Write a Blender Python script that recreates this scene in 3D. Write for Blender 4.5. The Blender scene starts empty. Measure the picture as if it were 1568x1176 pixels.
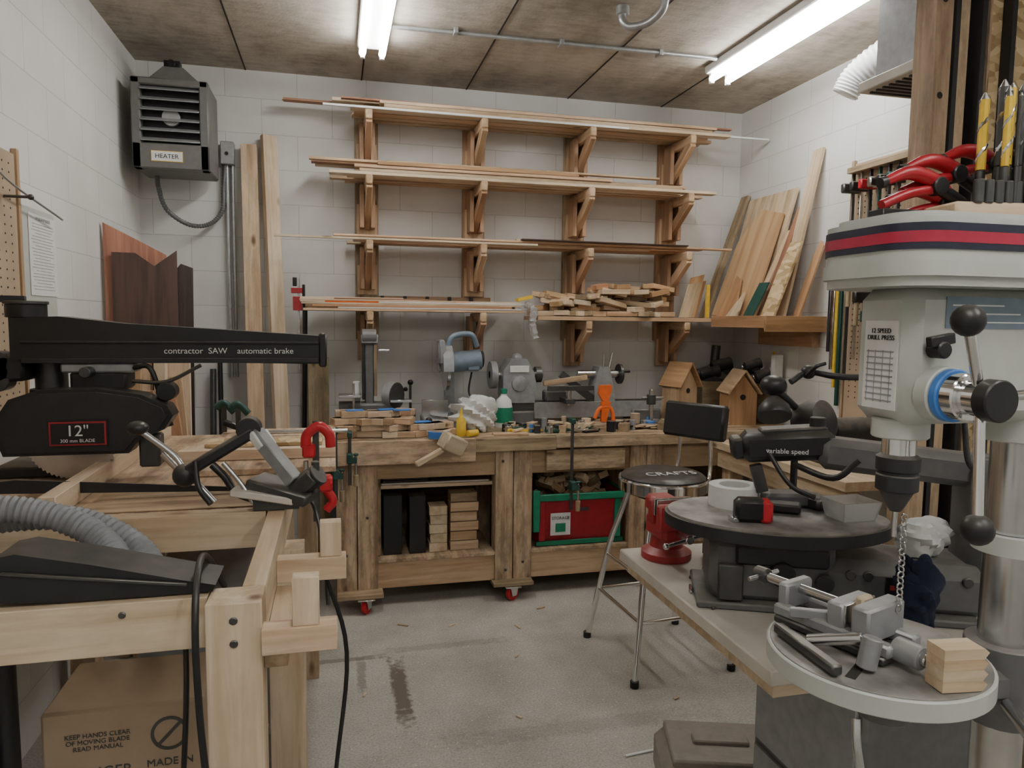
import bpy, bmesh, math, random
from mathutils import Matrix, Vector
random.seed(7)
RD=math.radians
# ------------------------------------------------------------ materials
def newmat(name):
    m=bpy.data.materials.new(name);m.use_nodes=True
    nt=m.node_tree;return m,nt,nt.nodes['Principled BSDF']
def N(nt,t,**k):
    n=nt.nodes.new(t)
    for a,b in k.items():
        if a in n.inputs: n.inputs[a].default_value=b
        else: setattr(n,a,b)
    return n
def ramp(nt,stops):
    r=nt.nodes.new('ShaderNodeValToRGB');e=r.color_ramp.elements
    while len(e)<len(stops): e.new(.5)
    for i,(p,c) in enumerate(stops): e[i].position=p;e[i].color=(*c,1)
    return r
def pla(name,c,rough=.5,metal=0,bump=0,dust=0.0,nscale=30,var=.12):
    m,nt,b=newmat(name);L=nt.links.new
    tc=N(nt,'ShaderNodeTexCoord');n=N(nt,'ShaderNodeTexNoise',Scale=nscale,Detail=3.0)
    L(tc.outputs['Object'],n.inputs['Vector'])
    r=ramp(nt,[(.3,tuple(x*(1-var) for x in c)),(.7,tuple(min(1,x*(1+var)) for x in c))])
    L(n.outputs['Fac'],r.inputs['Fac']);out=r.outputs['Color']
    if dust:
        g=N(nt,'ShaderNodeNewGeometry');s=N(nt,'ShaderNodeSeparateXYZ');L(g.outputs['Normal'],s.inputs[0])
        n2=N(nt,'ShaderNodeTexNoise',Scale=22.0,Detail=4.0);L(tc.outputs['Object'],n2.inputs['Vector'])
        mu=N(nt,'ShaderNodeMath',operation='MULTIPLY');L(s.outputs['Z'],mu.inputs[0]);L(n2.outputs['Fac'],mu.inputs[1])
        mr=N(nt,'ShaderNodeMapRange');L(mu.outputs[0],mr.inputs[0]);mr.inputs[1].default_value=.1;mr.inputs[2].default_value=.7;mr.inputs[4].default_value=dust
        mx=N(nt,'ShaderNodeMix',data_type='RGBA');L(mr.outputs[0],mx.inputs[0]);L(out,mx.inputs[6]);mx.inputs[7].default_value=(.40,.35,.28,1);out=mx.outputs[2]
    L(out,b.inputs['Base Color']);b.inputs['Roughness'].default_value=rough;b.inputs['Metallic'].default_value=metal
    if bump:
        bp=N(nt,'ShaderNodeBump',Strength=bump,Distance=.002);L(n.outputs['Fac'],bp.inputs['Height']);L(bp.outputs[0],b.inputs['Normal'])
    return m
def wood(name,c1,c2,var=.25,knots=True,rough=.6,gs=1.0,worn=.0):
    m,nt,b=newmat(name);L=nt.links.new
    at=N(nt,'ShaderNodeAttribute',attribute_name='g');rn=N(nt,'ShaderNodeAttribute',attribute_name='rnd')
    mp=N(nt,'ShaderNodeMapping');mp.inputs['Scale'].default_value=(2.5*gs,38*gs,38*gs);L(at.outputs['Vector'],mp.inputs[0])
    n=N(nt,'ShaderNodeTexNoise',Scale=1.0,Detail=4.0,Distortion=.8);L(mp.outputs[0],n.inputs['Vector'])
    mp2=N(nt,'ShaderNodeMapping');mp2.inputs['Scale'].default_value=(1.2,9,9);L(at.outputs['Vector'],mp2.inputs[0])
    n2=N(nt,'ShaderNodeTexNoise',Scale=1.0,Detail=1.0,Distortion=.5);L(mp2.outputs[0],n2.inputs['Vector'])
    ad=N(nt,'ShaderNodeMath',operation='ADD');L(n.outputs['Fac'],ad.inputs[0]);L(n2.outputs['Fac'],ad.inputs[1])
    hf=N(nt,'ShaderNodeMath',operation='MULTIPLY');L(ad.outputs[0],hf.inputs[0]);hf.inputs[1].default_value=.5
    r=ramp(nt,[(.38,c2),(.49,tuple((a+b_)/2 for a,b_ in zip(c1,c2))),(.59,c1)]);L(hf.outputs[0],r.inputs['Fac'])
    out=r.outputs['Color']
    if knots:
        mp3=N(nt,'ShaderNodeMapping');mp3.inputs['Scale'].default_value=(3.2,8,8);L(at.outputs['Vector'],mp3.inputs[0])
        v=N(nt,'ShaderNodeTexVoronoi',Scale=1.0);L(mp3.outputs[0],v.inputs['Vector'])
        kr=ramp(nt,[(.05,(1,1,1)),(.14,(0,0,0))]);L(v.outputs['Distance'],kr.inputs['Fac'])
        mx=N(nt,'ShaderNodeMix',data_type='RGBA');L(kr.outputs['Color'],mx.inputs[0]);L(out,mx.inputs[6]);mx.inputs[7].default_value=(c2[0]*.35,c2[1]*.28,c2[2]*.22,1);out=mx.outputs[2]
    if worn:
        mp4=N(nt,'ShaderNodeMapping');mp4.inputs['Scale'].default_value=(5,16,16);L(at.outputs['Vector'],mp4.inputs[0])
        n4=N(nt,'ShaderNodeTexNoise',Scale=1.0,Detail=6.0,Roughness=.7);L(mp4.outputs[0],n4.inputs['Vector'])
        wr=ramp(nt,[(.40,(1-worn,1-worn*1.02,1-worn*1.05)),(.56,(1,1,1))]);L(n4.outputs['Fac'],wr.inputs['Fac'])
        mx4=N(nt,'ShaderNodeMix',data_type='RGBA',blend_type='MULTIPLY');mx4.inputs[0].default_value=1;L(out,mx4.inputs[6]);L(wr.outputs[0],mx4.inputs[7]);out=mx4.outputs[2]
    hs=N(nt,'ShaderNodeHueSaturation');hs.inputs['Saturation'].default_value=.95
    mr=N(nt,'ShaderNodeMapRange');L(rn.outputs['Fac'],mr.inputs[0]);mr.inputs[3].default_value=1-var;mr.inputs[4].default_value=1+var
    L(mr.outputs[0],hs.inputs['Value']);L(out,hs.inputs['Color'])
    mr2=N(nt,'ShaderNodeMapRange');L(rn.outputs['Fac'],mr2.inputs[0]);mr2.inputs[3].default_value=.508;mr2.inputs[4].default_value=.49
    L(mr2.outputs[0],hs.inputs['Hue'])
    L(hs.outputs[0],b.inputs['Base Color']);b.inputs['Roughness'].default_value=rough
    bp=N(nt,'ShaderNodeBump',Strength=.25,Distance=.001);L(n.outputs['Fac'],bp.inputs['Height']);L(bp.outputs[0],b.inputs['Normal'])
    return m
def osbmat():
    m,nt,b=newmat('strand_board');L=nt.links.new
    tc=N(nt,'ShaderNodeTexCoord');v=N(nt,'ShaderNodeTexVoronoi',Scale=28.0);mp=N(nt,'ShaderNodeMapping');mp.inputs['Scale'].default_value=(1,.6,1.7)
    L(tc.outputs['Object'],mp.inputs[0]);L(mp.outputs[0],v.inputs['Vector'])
    s=N(nt,'ShaderNodeSeparateColor');L(v.outputs['Color'],s.inputs[0])
    r=ramp(nt,[(0,(.33,.22,.10)),(.5,(.56,.41,.22)),(1,(.72,.56,.34))]);L(s.outputs[0],r.inputs['Fac']);L(r.outputs[0],b.inputs['Base Color'])
    b.inputs['Roughness'].default_value=.7;return m
def wallmat(name,axis):
    m,nt,b=newmat(name);L=nt.links.new
    g=N(nt,'ShaderNodeNewGeometry');s=N(nt,'ShaderNodeSeparateXYZ');L(g.outputs['Position'],s.inputs[0])
    c=N(nt,'ShaderNodeCombineXYZ');L(s.outputs[axis],c.inputs[0]);L(s.outputs['Z'],c.inputs[1])
    br=N(nt,'ShaderNodeTexBrick');br.inputs['Scale'].default_value=1;br.inputs['Brick Width'].default_value=.405;br.inputs['Row Height'].default_value=.203
    br.inputs['Mortar Size'].default_value=.003;br.inputs['Mortar Smooth'].default_value=.8
    br.inputs['Color1'].default_value=(.78,.775,.75,1);br.inputs['Color2'].default_value=(.74,.735,.715,1);br.inputs['Mortar'].default_value=(.56,.555,.54,1)
    L(c.outputs[0],br.inputs['Vector'])
    n=N(nt,'ShaderNodeTexNoise',Scale=2.2,Detail=4.0);L(g.outputs['Position'],n.inputs['Vector'])
    r=ramp(nt,[(.3,(.86,.85,.83)),(.65,(1,1,1))]);L(n.outputs['Fac'],r.inputs['Fac'])
    mx=N(nt,'ShaderNodeMix',data_type='RGBA',blend_type='MULTIPLY');mx.inputs[0].default_value=1;L(br.outputs['Color'],mx.inputs[6]);L(r.outputs[0],mx.inputs[7])
    L(mx.outputs[2],b.inputs['Base Color']);b.inputs['Roughness'].default_value=.6
    n2=N(nt,'ShaderNodeTexNoise',Scale=90.0,Detail=3.0);L(g.outputs['Position'],n2.inputs['Vector'])
    m1=N(nt,'ShaderNodeMath',operation='MULTIPLY');L(br.outputs['Fac'],m1.inputs[0]);m1.inputs[1].default_value=-.6
    m2=N(nt,'ShaderNodeMath',operation='MULTIPLY_ADD');L(n2.outputs['Fac'],m2.inputs[0]);m2.inputs[1].default_value=.35;L(m1.outputs[0],m2.inputs[2])
    bp=N(nt,'ShaderNodeBump',Strength=.45,Distance=.003);L(m2.outputs[0],bp.inputs['Height']);L(bp.outputs[0],b.inputs['Normal'])
    return m
def ceilmat():
    m,nt,b=newmat('ceiling_concrete');L=nt.links.new
    g=N(nt,'ShaderNodeNewGeometry');mp=N(nt,'ShaderNodeMapping');mp.inputs['Scale'].default_value=(1.6,.9,1);L(g.outputs['Position'],mp.inputs[0])
    n=N(nt,'ShaderNodeTexNoise',Scale=1.9,Detail=7.0,Roughness=.7);L(mp.outputs[0],n.inputs['Vector'])
    mp2=N(nt,'ShaderNodeMapping');mp2.inputs['Scale'].default_value=(9,30,1);L(g.outputs['Position'],mp2.inputs[0])
    n2=N(nt,'ShaderNodeTexNoise',Scale=1.0,Detail=3.0);L(mp2.outputs[0],n2.inputs['Vector'])
    a=N(nt,'ShaderNodeMath',operation='MULTIPLY_ADD');L(n2.outputs['Fac'],a.inputs[0]);a.inputs[1].default_value=.35;L(n.outputs['Fac'],a.inputs[2])
    r=ramp(nt,[(.50,(.28,.24,.19)),(.66,(.42,.375,.31)),(.85,(.56,.51,.44))]);L(a.outputs[0],r.inputs['Fac']);L(r.outputs[0],b.inputs['Base Color'])
    b.inputs['Roughness'].default_value=.85
    n3=N(nt,'ShaderNodeTexNoise',Scale=60.0,Detail=4.0);L(g.outputs['Position'],n3.inputs['Vector'])
    bp=N(nt,'ShaderNodeBump',Strength=.35,Distance=.004);L(n3.outputs['Fac'],bp.inputs['Height']);L(bp.outputs[0],b.inputs['Normal']);return m
def floormat():
    m,nt,b=newmat('floor_concrete');L=nt.links.new
    g=N(nt,'ShaderNodeNewGeometry')
    n=N(nt,'ShaderNodeTexNoise',Scale=2.5,Detail=8.0,Roughness=.6);L(g.outputs['Position'],n.inputs['Vector'])
    r=ramp(nt,[(.3,(.38,.365,.325)),(.5,(.50,.48,.435)),(.72,(.62,.595,.545))]);L(n.outputs['Fac'],r.inputs['Fac'])
    n2=N(nt,'ShaderNodeTexNoise',Scale=120.0,Detail=3.0);L(g.outputs['Position'],n2.inputs['Vector'])
    r2=ramp(nt,[(.35,(.74,.73,.70)),(.6,(1,1,1))]);L(n2.outputs['Fac'],r2.inputs['Fac'])
    mx=N(nt,'ShaderNodeMix',data_type='RGBA',blend_type='MULTIPLY');mx.inputs[0].default_value=1;L(r.outputs[0],mx.inputs[6]);L(r2.outputs[0],mx.inputs[7])
    v=N(nt,'ShaderNodeTexVoronoi',Scale=30.0);L(g.outputs['Position'],v.inputs['Vector'])
    kr=ramp(nt,[(.07,(1,1,1)),(.12,(0,0,0))]);L(v.outputs['Distance'],kr.inputs['Fac'])
    mx2=N(nt,'ShaderNodeMix',data_type='RGBA');L(kr.outputs[0],mx2.inputs[0]);L(mx.outputs[2],mx2.inputs[6]);mx2.inputs[7].default_value=(.74,.66,.52,1)
    s=N(nt,'ShaderNodeSeparateXYZ');L(g.outputs['Position'],s.inputs[0])
    def mathn(op,a,bv=None,c=None):
        q=N(nt,'ShaderNodeMath',operation=op)
        for i,x in enumerate((a,bv,c)):
            if x is None: continue
            if isinstance(x,(int,float)): q.inputs[i].default_value=x
            else: L(x,q.inputs[i])
        return q.outputs[0]
    n4=N(nt,'ShaderNodeTexNoise',Scale=38.0,Detail=5.0);L(g.outputs['Position'],n4.inputs['Vector'])
    col=mx2.outputs[2]
    for cx,cy,wx,wy,st in((.255,2.93,.035,.26,.9),(.02,3.25,.2,.02,.6),(.1,3.1,.02,.16,.5),(.9,2.5,.5,.05,.25),(.5,3.3,.3,.03,.3)):
        ex=mathn('ABSOLUTE',mathn('SUBTRACT',s.outputs['X'],cx));ey=mathn('ABSOLUTE',mathn('SUBTRACT',s.outputs['Y'],cy))
        mm=mathn('MAXIMUM',mathn('MULTIPLY',ex,1/wx),mathn('MULTIPLY',ey,1/wy))
        q=mathn('ADD',mm,mathn('MULTIPLY',n4.outputs['Fac'],1.6))
        sr=ramp(nt,[(.74,(st,st,st)),(.98,(0,0,0))]);L(mathn('MULTIPLY',q,.5),sr.inputs['Fac'])
        mx3=N(nt,'ShaderNodeMix',data_type='RGBA');L(sr.outputs[0],mx3.inputs[0]);L(col,mx3.inputs[6]);mx3.inputs[7].default_value=(.13,.10,.08,1);col=mx3.outputs[2]
    L(col,b.inputs['Base Color']);b.inputs['Roughness'].default_value=.6
    bp=N(nt,'ShaderNodeBump',Strength=.2,Distance=.003);L(n2.outputs['Fac'],bp.inputs['Height']);L(bp.outputs[0],b.inputs['Normal']);return m
def emis(name,c,s):
    m,nt,b=newmat(name);b.inputs['Base Color'].default_value=(1,1,1,1);b.inputs['Emission Color'].default_value=(*c,1);b.inputs['Emission Strength'].default_value=s;return m
PINE=wood('pine',(.66,.50,.32),(.43,.285,.15),.18,worn=.22)
PALE=wood('pale_pine',(.74,.60,.42),(.54,.39,.23),.16,worn=.12)
WORN=wood('worn_bench_pine',(.62,.47,.30),(.36,.235,.125),.16,worn=.42)
OLD=wood('old_pine',(.48,.36,.21),(.27,.18,.10),.2,worn=.3)
FIR=wood('fir_board',(.66,.46,.28),(.44,.27,.135),.22,False,worn=.12)
BRK=wood('bracket_wood',(.46,.28,.155),(.30,.165,.08),.15,False)
PLY=wood('plywood',(.60,.39,.20),(.40,.22,.09),.15,False,gs=.35)
RED=wood('redwood',(.40,.19,.10),(.24,.095,.05),.15,False)
DRK=wood('walnut_stained',(.085,.045,.03),(.04,.02,.014),.2,False,.35)
CED=wood('cedar',(.53,.30,.145),(.34,.17,.07),.15,False)
OSB=osbmat()
BLK=pla('black_plastic',(.014,.014,.015),.38,dust=.2)
BLKD=pla('dusty_black_paint',(.02,.02,.022),.45,dust=.5)
IRON=pla('cast_iron',(.10,.10,.10),.4,.7,bump=.2,dust=.5)
STL=pla('bright_steel',(.62,.62,.62),.25,1,var=.06)
CHR=pla('chrome',(.85,.85,.86),.1,1,var=.02)
GREYM=pla('grey_machine_paint',(.12,.12,.12),.45,dust=.35)
MGREY=pla('mid_grey_metal',(.32,.33,.34),.4,.3,dust=.3)
HEAT=pla('heater_enamel',(.15,.145,.135),.5,.1,var=.08)
WHT=pla('press_enamel',(.55,.57,.53),.35,var=.04)
WHP=pla('white_plastic',(.80,.81,.80),.4,var=.04)
PAPER=pla('paper',(.80,.80,.78),.7,var=.04)
INK=pla('faded_ink',(.32,.32,.33),.7)
TABW=pla('table_white_laminate',(.60,.56,.49),.5,dust=.3,nscale=8)
TAN=pla('taupe_case_plastic',(.25,.22,.19),.5,dust=.2)
REDP=pla('red_plastic',(.55,.02,.03),.35)
REDK=pla('dark_red_plastic',(.36,.012,.022),.35)
REDC=pla('red_enamel',(.34,.025,.03),.4,dust=.3)
GRN=pla('green_plastic',(.01,.22,.12),.4)
DGRN=pla('dark_green_iron',(.015,.07,.055),.45)
BLUE=pla('blue_tape',(.06,.22,.62),.5)
NAVY=pla('navy_cloth',(.012,.02,.045),.95,bump=.4)
YEL=pla('yellow_plastic',(.75,.50,.05),.4)
ORG=pla('orange_plastic',(.85,.16,.03),.4)
GRYH=pla('grey_hose',(.24,.25,.26),.5)
CARD=pla('cardboard',(.42,.32,.22),.8,nscale=6)
CONCR=pla('joint_gap',(.03,.025,.02),.9)
GALV=pla('galvanized',(.42,.43,.43),.35,.6)
MAR=pla('maroon_stripe',(.40,.02,.055),.35)
NVY=pla('dark_stripe',(.02,.022,.045),.35)
BLUG=pla('blue_grey_motor',(.18,.24,.30),.4,dust=.25)
DUSTM=pla('dusty_table_metal',(.30,.285,.26),.55,.3,bump=.3,nscale=14,var=.4)
TUBE=emis('fluorescent_tube',(1,.99,.965),40)
CLR,nt_,b_=newmat('clear_plastic');b_.inputs['Base Color'].default_value=(.9,.9,.9,1);b_.inputs['Transmission Weight'].default_value=.75;b_.inputs['Roughness'].default_value=.25
# ------------------------------------------------------------ builder
Z=Vector((0,0,1))
def V(*a): return Vector(a)
class B:
    def __init__(s,name): s.n=name;s.v=[];s.f=[];s.m=[];s.g=[];s.r=[];s.mats=[];s.kids=[]
    def add(s,vs,fs,mat,gs=None,rnd=None):
        if mat not in s.mats: s.mats.append(mat)
        k=s.mats.index(mat);o=len(s.v);r=random.random() if rnd is None else rnd;off=Vector((random.random()*20,random.random()*20,random.random()*20))
        s.v+= [Vector(x) for x in vs];s.f+=[[i+o for i in f] for f in fs];s.m+=[k]*len(fs)
        gs=gs or vs;s.g+=[Vector(x)+off for x in gs];s.r+=[r]*len(vs)
    def box(s,c,size,mat,rot=None,bev=.0015,rnd=None):
        h=[x/2 for x in size];b=min(bev,min(h)*.45);M=Matrix.Identity(3)
        if rot is not None:
            M=rot if isinstance(rot,Matrix) else (Matrix.Rotation(RD(rot[2]),3,'Z')@Matrix.Rotation(RD(rot[1]),3,'Y')@Matrix.Rotation(RD(rot[0]),3,'X'))
        vs=[];ix={}
        for sx in(-1,1):
            for sy in(-1,1):
                for sz in(-1,1):
                    for a in range(3):
                        p=[(h[i] if i==a else h[i]-b)*q for i,q in enumerate((sx,sy,sz))];ix[(sx,sy,sz,a)]=len(vs);vs.append(Vector(p))
        def cr(a,sa,b_,sb,c_,sc,ax):
            k=[0,0,0];k[a]=sa;k[b_]=sb;k[c_]=sc;return ix[(k[0],k[1],k[2],ax)]
        fs=[]
        for a in range(3):
            b2,c2=(a+1)%3,(a+2)%3
            for sa in(-1,1): fs.append([cr(a,sa,b2,p,c2,q,a) for p,q in((-1,-1),(1,-1),(1,1),(-1,1))])
            for p in(-1,1):
                for q in(-1,1): fs.append([cr(a,-1,b2,p,c2,q,b2),cr(a,-1,b2,p,c2,q,c2),cr(a,1,b2,p,c2,q,c2),cr(a,1,b2,p,c2,q,b2)])
        for sx in(-1,1):
            for sy in(-1,1):
                for sz in(-1,1): fs.append([ix[(sx,sy,sz,a)] for a in range(3)])
        l=max(range(3),key=lambda i:size[i]);o=[l,(l+1)%3,(l+2)%3]
        gs=[Vector((v[o[0]],v[o[1]],v[o[2]])) for v in vs]
        c=Vector(c);s.add([c+M@v for v in vs],fs,mat,gs,rnd)
    def bb(s,x0,x1,y0,y1,z0,z1,mat,**k): s.box(((x0+x1)/2,(y0+y1)/2,(z0+z1)/2),(abs(x1-x0),abs(y1-y0),abs(z1-z0)),mat,**k)
    def beam(s,p1,p2,w,t,mat,up=Z,**k):
        p1=Vector(p1);p2=Vector(p2);d=p2-p1;L=d.length;d.normalize();u=Vector(up)
        if abs(d.dot(u))>.98: u=Vector((0,1,0))
        sd=d.cross(u).normalized();u=sd.cross(d).normalized()
        M=Matrix((d,sd,u)).transposed();s.box((p1+p2)/2,(L,w,t),mat,rot=M,**k)
    def lathe(s,prof,o,ax,mat,n=24,rnd=None):
        o=Vector(o);ax=Vector(ax).normalized();u=ax.orthogonal().normalized();w=ax.cross(u);vs=[];gs=[];fs=[]
        for r,h in prof:
            for i in range(n):
                a=2*math.pi*i/n;q=u*math.cos(a)*r+w*math.sin(a)*r;vs.append(o+ax*h+q);gs.append(Vector((h,math.cos(a)*r,math.sin(a)*r)))
        for j in range(len(prof)-1):
            for i in range(n): fs.append([j*n+i,j*n+(i+1)%n,(j+1)*n+(i+1)%n,(j+1)*n+i])
        fs.append(list(range(n)));k=(len(prof)-1)*n;fs.append([k+i for i in range(n)])
        s.add(vs,fs,mat,gs,rnd)
    def ring(s,prof,o,ax,mat,n=28):
        o=Vector(o);ax=Vector(ax).normalized();u=ax.orthogonal().normalized();w=ax.cross(u);vs=[];fs=[];m=len(prof)
        for r,h in prof:
            for i in range(n):
                a=2*math.pi*i/n;vs.append(o+ax*h+u*math.cos(a)*r+w*math.sin(a)*r)
        for j in range(m):
            for i in range(n): fs.append([j*n+i,j*n+(i+1)%n,((j+1)%m)*n+(i+1)%n,((j+1)%m)*n+i])
        s.add(vs,fs,mat)
    def cyl(s,p1,p2,r,mat,r2=None,n=20,bev=None):
        p1=Vector(p1);p2=Vector(p2);L=(p2-p1).length;r2=r if r2 is None else r2;b=min(.002,L*.2,r*.3) if bev is None else bev
        s.lathe([(max(r-b,.0001),0),(r,b),(r2,L-b),(max(r2-b,.0001),L)],p1,p2-p1,mat,n)
    def sph(s,c,r,mat,sc=(1,1,1),n=18):
        vs=[];fs=[];c=Vector(c);m=n//2
        for j in range(1,m):
            t=math.pi*j/m
            for i in range(n):
                a=2*math.pi*i/n;vs.append(c+Vector((math.sin(t)*math.cos(a)*r*sc[0],math.sin(t)*math.sin(a)*r*sc[1],math.cos(t)*r*sc[2])))
        t0=len(vs);vs.append(c+V(0,0,r*sc[2]));vs.append(c-V(0,0,r*sc[2]))
        for j in range(m-2):
            for i in range(n): fs.append([j*n+i,j*n+(i+1)%n,(j+1)*n+(i+1)%n,(j+1)*n+i])
        for i in range(n): fs.append([t0,i,(i+1)%n]);fs.append([t0+1,(m-2)*n+i,(m-2)*n+(i+1)%n])
        s.add(vs,fs,mat)
    def tube(s,pts,r,mat,n=10,smooth=6,rf=None):
        P=[Vector(p) for p in pts]
        if smooth>1 and len(P)>2:
            Q=[];E=[P[0]*2-P[1]]+P+[P[-1]*2-P[-2]]
            for i in range(1,len(E)-2):
                for k in range(smooth):
                    t=k/smooth;a,b,c,d=E[i-1:i+3];Q.append(.5*((2*b)+(-a+c)*t+(2*a-5*b+4*c-d)*t*t+(-a+3*b-3*c+d)*t**3))
            Q.append(P[-1]);P=Q
        vs=[];fs=[];u=(P[1]-P[0]).orthogonal().normalized()
        for i,p in enumerate(P):
            d=(P[min(i+1,len(P)-1)]-P[max(i-1,0)]).normalized();u=(u-d*u.dot(d))
            u=u.normalized() if u.length>1e-6 else d.orthogonal().normalized()
            w=d.cross(u);rr=r if rf is None else rf(i,len(P))
            for k in range(n):
                a=2*math.pi*k/n;vs.append(p+u*math.cos(a)*rr+w*math.sin(a)*rr)
        for j in range(len(P)-1):
            for i in range(n): fs.append([j*n+i,j*n+(i+1)%n,(j+1)*n+(i+1)%n,(j+1)*n+i])
        fs.append(list(range(n)));k=(len(P)-1)*n;fs.append([k+i for i in range(n)]);s.add(vs,fs,mat)
    def prism(s,pts,o,u,v,d,mat,inset=0,rnd=None):
        o=Vector(o);u=Vector(u);v=Vector(v);nn=u.cross(v).normalized()*d;k=len(pts)
        A=[o+u*a+v*b for a,b in pts];vs=A+[p+nn for p in A];gs=[Vector((a*u.length,b*v.length,0)) for a,b in pts];gs=gs+[q+V(0,0,d) for q in gs]
        xs=[a*u.length for a,b in pts];ys=[b*v.length for a,b in pts]
        if max(ys)-min(ys)>max(xs)-min(xs): gs=[Vector((q.y,q.x,q.z)) for q in gs]
        fs=[list(range(k)),list(range(k,2*k))]+[[i,(i+1)%k,k+(i+1)%k,k+i] for i in range(k)];s.add(vs,fs,mat,gs,rnd)
    def text(s,body,o,u,v,size,mat,al='CENTER'):
        u=Vector(u).normalized();v=Vector(v).normalized();w=u.cross(v)
        t=bpy.data.curves.new(s.n+'_lettering','FONT');t.body=body;t.size=size;t.extrude=.0004;t.align_x=al;t.align_y='CENTER';t.materials.append(mat)
        ob=bpy.data.objects.new('lettering',t);bpy.context.collection.objects.link(ob)
        M=Matrix((u,v,w)).transposed().to_4x4();M.translation=Vector(o)+w*.0006;s.kids.append((ob,M))
    def done(s):
        lo=[min(p[i] for p in s.v) for i in range(3)];hi=[max(p[i] for p in s.v) for i in range(3)];c=Vector(((lo[0]+hi[0])/2,(lo[1]+hi[1])/2,lo[2]))
        me=bpy.data.meshes.new(s.n);me.from_pydata([p-c for p in s.v],[],s.f)
        for m in s.mats: me.materials.append(m)
        me.polygons.foreach_set('material_index',s.m);me.polygons.foreach_set('use_smooth',[True]*len(s.f))
        a=me.attributes.new('g','FLOAT_VECTOR','POINT');a.data.foreach_set('vector',[x for p in s.g for x in p])
        a=me.attributes.new('rnd','FLOAT','POINT');a.data.foreach_set('value',s.r)
        bm=bmesh.new();bm.from_mesh(me);bmesh.ops.recalc_face_normals(bm,faces=bm.faces);bm.to_mesh(me);bm.free()
        me.set_sharp_from_angle(angle=RD(38));me.update()
        ob=bpy.data.objects.new(s.n,me);bpy.context.collection.objects.link(ob);ob.location=c
        for k,M in s.kids: k.parent=ob;k.matrix_local=Matrix.Translation(-c)@M
        return ob
XL,XR,YB,YF,H=-1.08,2.76,4.6,-1.6,3.0
# ------------------------------------------------------------ room
WB=wallmat('painted_block_back','X');WS=wallmat('painted_block_side','Y')
def slab(n,x0,x1,y0,y1,z0,z1,m):
    b=B(n);b.bb(x0,x1,y0,y1,z0,z1,m,bev=0.0001);b.done()
slab('floor',XL-.1,XR+.1,YF-.1,YB+.1,-.1,0,floormat())
slab('ceiling',XL-.1,XR+.1,YF-.1,YB+.1,H,H+.1,ceilmat())
slab('wall_back',XL-.1,XR+.1,YB,YB+.1,0,H,WB);slab('wall_front',XL-.1,XR+.1,YF-.1,YF,0,H,WB)
slab('wall_left',XL-.1,XL,YF,YB,0,H,WS);slab('wall_right',XR,XR+.1,YF,YB,0,H,WS)
b=B('trim_ceiling_joints')
for x in(-.49,.175,.82,1.49,2.15): b.bb(x-.004,x+.004,YF,YB,H-.003,H+.001,CONCR,bev=0)
b.done()
def lamp(x,y0,y1,gap=.12,w=.17):
    b=B('fluorescent_lamp')
    b.bb(x-w/2,x+w/2,y0-.02,y1+.02,H-.045,H-.001,WHP,bev=.006)
    for sx in(-1,1):
        b.cyl((x+sx*gap/2,y0,H-.075),(x+sx*gap/2,y1,H-.075),.018,TUBE,n=8)
        for y in(y0,y1): b.bb(x+sx*gap/2-.012,x+sx*gap/2+.012,y-.012,y+.012,H-.1,H-.04,WHP)
    b.done()
lamp(.205,2.65,3.93,.10,.15);lamp(2.13,2.65,3.8,.10,.17);lamp(.2,-.9,.4);lamp(1.6,-.9,.4)
b=B('ceiling_conduit')
b.cyl((.29,3.7,2.985),(2.03,3.66,2.985),.011,GALV,n=10);
for x in(.6,1.15,1.7): b.bb(x-.01,x+.01,3.65,3.71,2.97,2.998,GALV)
b.done()
b=B('ceiling_pipe')
b.tube([(1.30,3.22,2.999),(1.30,3.22,2.94),(1.33,3.20,2.905),(1.39,3.14,2.905),(1.43,3.08,2.94),(1.44,3.06,2.999)],.018,GALV,n=12);b.cyl((1.3,3.22,2.96),(1.3,3.22,2.999),.03,GALV);b.done()
# ------------------------------------------------------------ unit heater
b=B('unit_heater')
x0,x1,y0,y1,z0,z1=-1.01,-.635,4.18,4.5,2.33,2.79
b.bb(x0,x1,y0+.06,y1,z0,z1,HEAT,bev=.01);b.bb(x0,x0+.045,y0,y0+.07,z0,z1,HEAT,bev=.006);b.bb(x1-.045,x1,y0,y0+.07,z0,z1,HEAT,bev=.006)
b.bb(x0,x1,y0,y0+.07,z1-.035,z1,HEAT,bev=.006);b.bb(x0,x1,y0,y0+.07,z0,z0+.13,HEAT,bev=.006)
b.bb(x0+.045,x1-.045,y0+.055,y0+.062,z0+.13,z1-.035,BLK)
for i in range(6):
    z=z0+.15+i*.052;b.box(((x0+x1)/2,y0+.012,z),(x1-x0-.09,.045,.006),MGREY,rot=(28,0,0))
b.cyl(((x0+x1)/2,y0+.02,z0+.27),((x0+x1)/2,y0+.05,z0+.27),.045,GALV)
b.bb(x0+.09,x1-.13,y0-.003,y0,z0+.035,z0+.09,YEL);b.bb(x0+.093,x1-.133,y0-.004,y0-.002,z0+.038,z0+.087,PAPER);b.text('HEATER',((x0+x1)/2-.02,y0-.004,z0+.062),(1,0,0),(0,0,1),.032,BLK)
b.prism([(0,0),(.30,0),(.2,.09),(.1,.09)],(x0+.04,y0+.1,z1),(1,0,0),(0,0,1),-.2,HEAT)
b.bb(-.87,-.79,4.3,4.36,z1+.07,z1+.13,BLK);b.cyl((-.83,4.28,z1+.11),(-.83,4.38,z1+.11),.02,BLK)
b.beam((-.83,4.33,z1+.1),(-.83,4.595,z1+.1),.04,.02,HEAT)
b.done()
b=B('electrical_box');b.bb(-.63,-.555,4.53,4.599,2.44,2.57,GALV,bev=.004);b.cyl((-.595,4.52,2.5),(-.595,4.53,2.5),.01,BLK)
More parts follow.
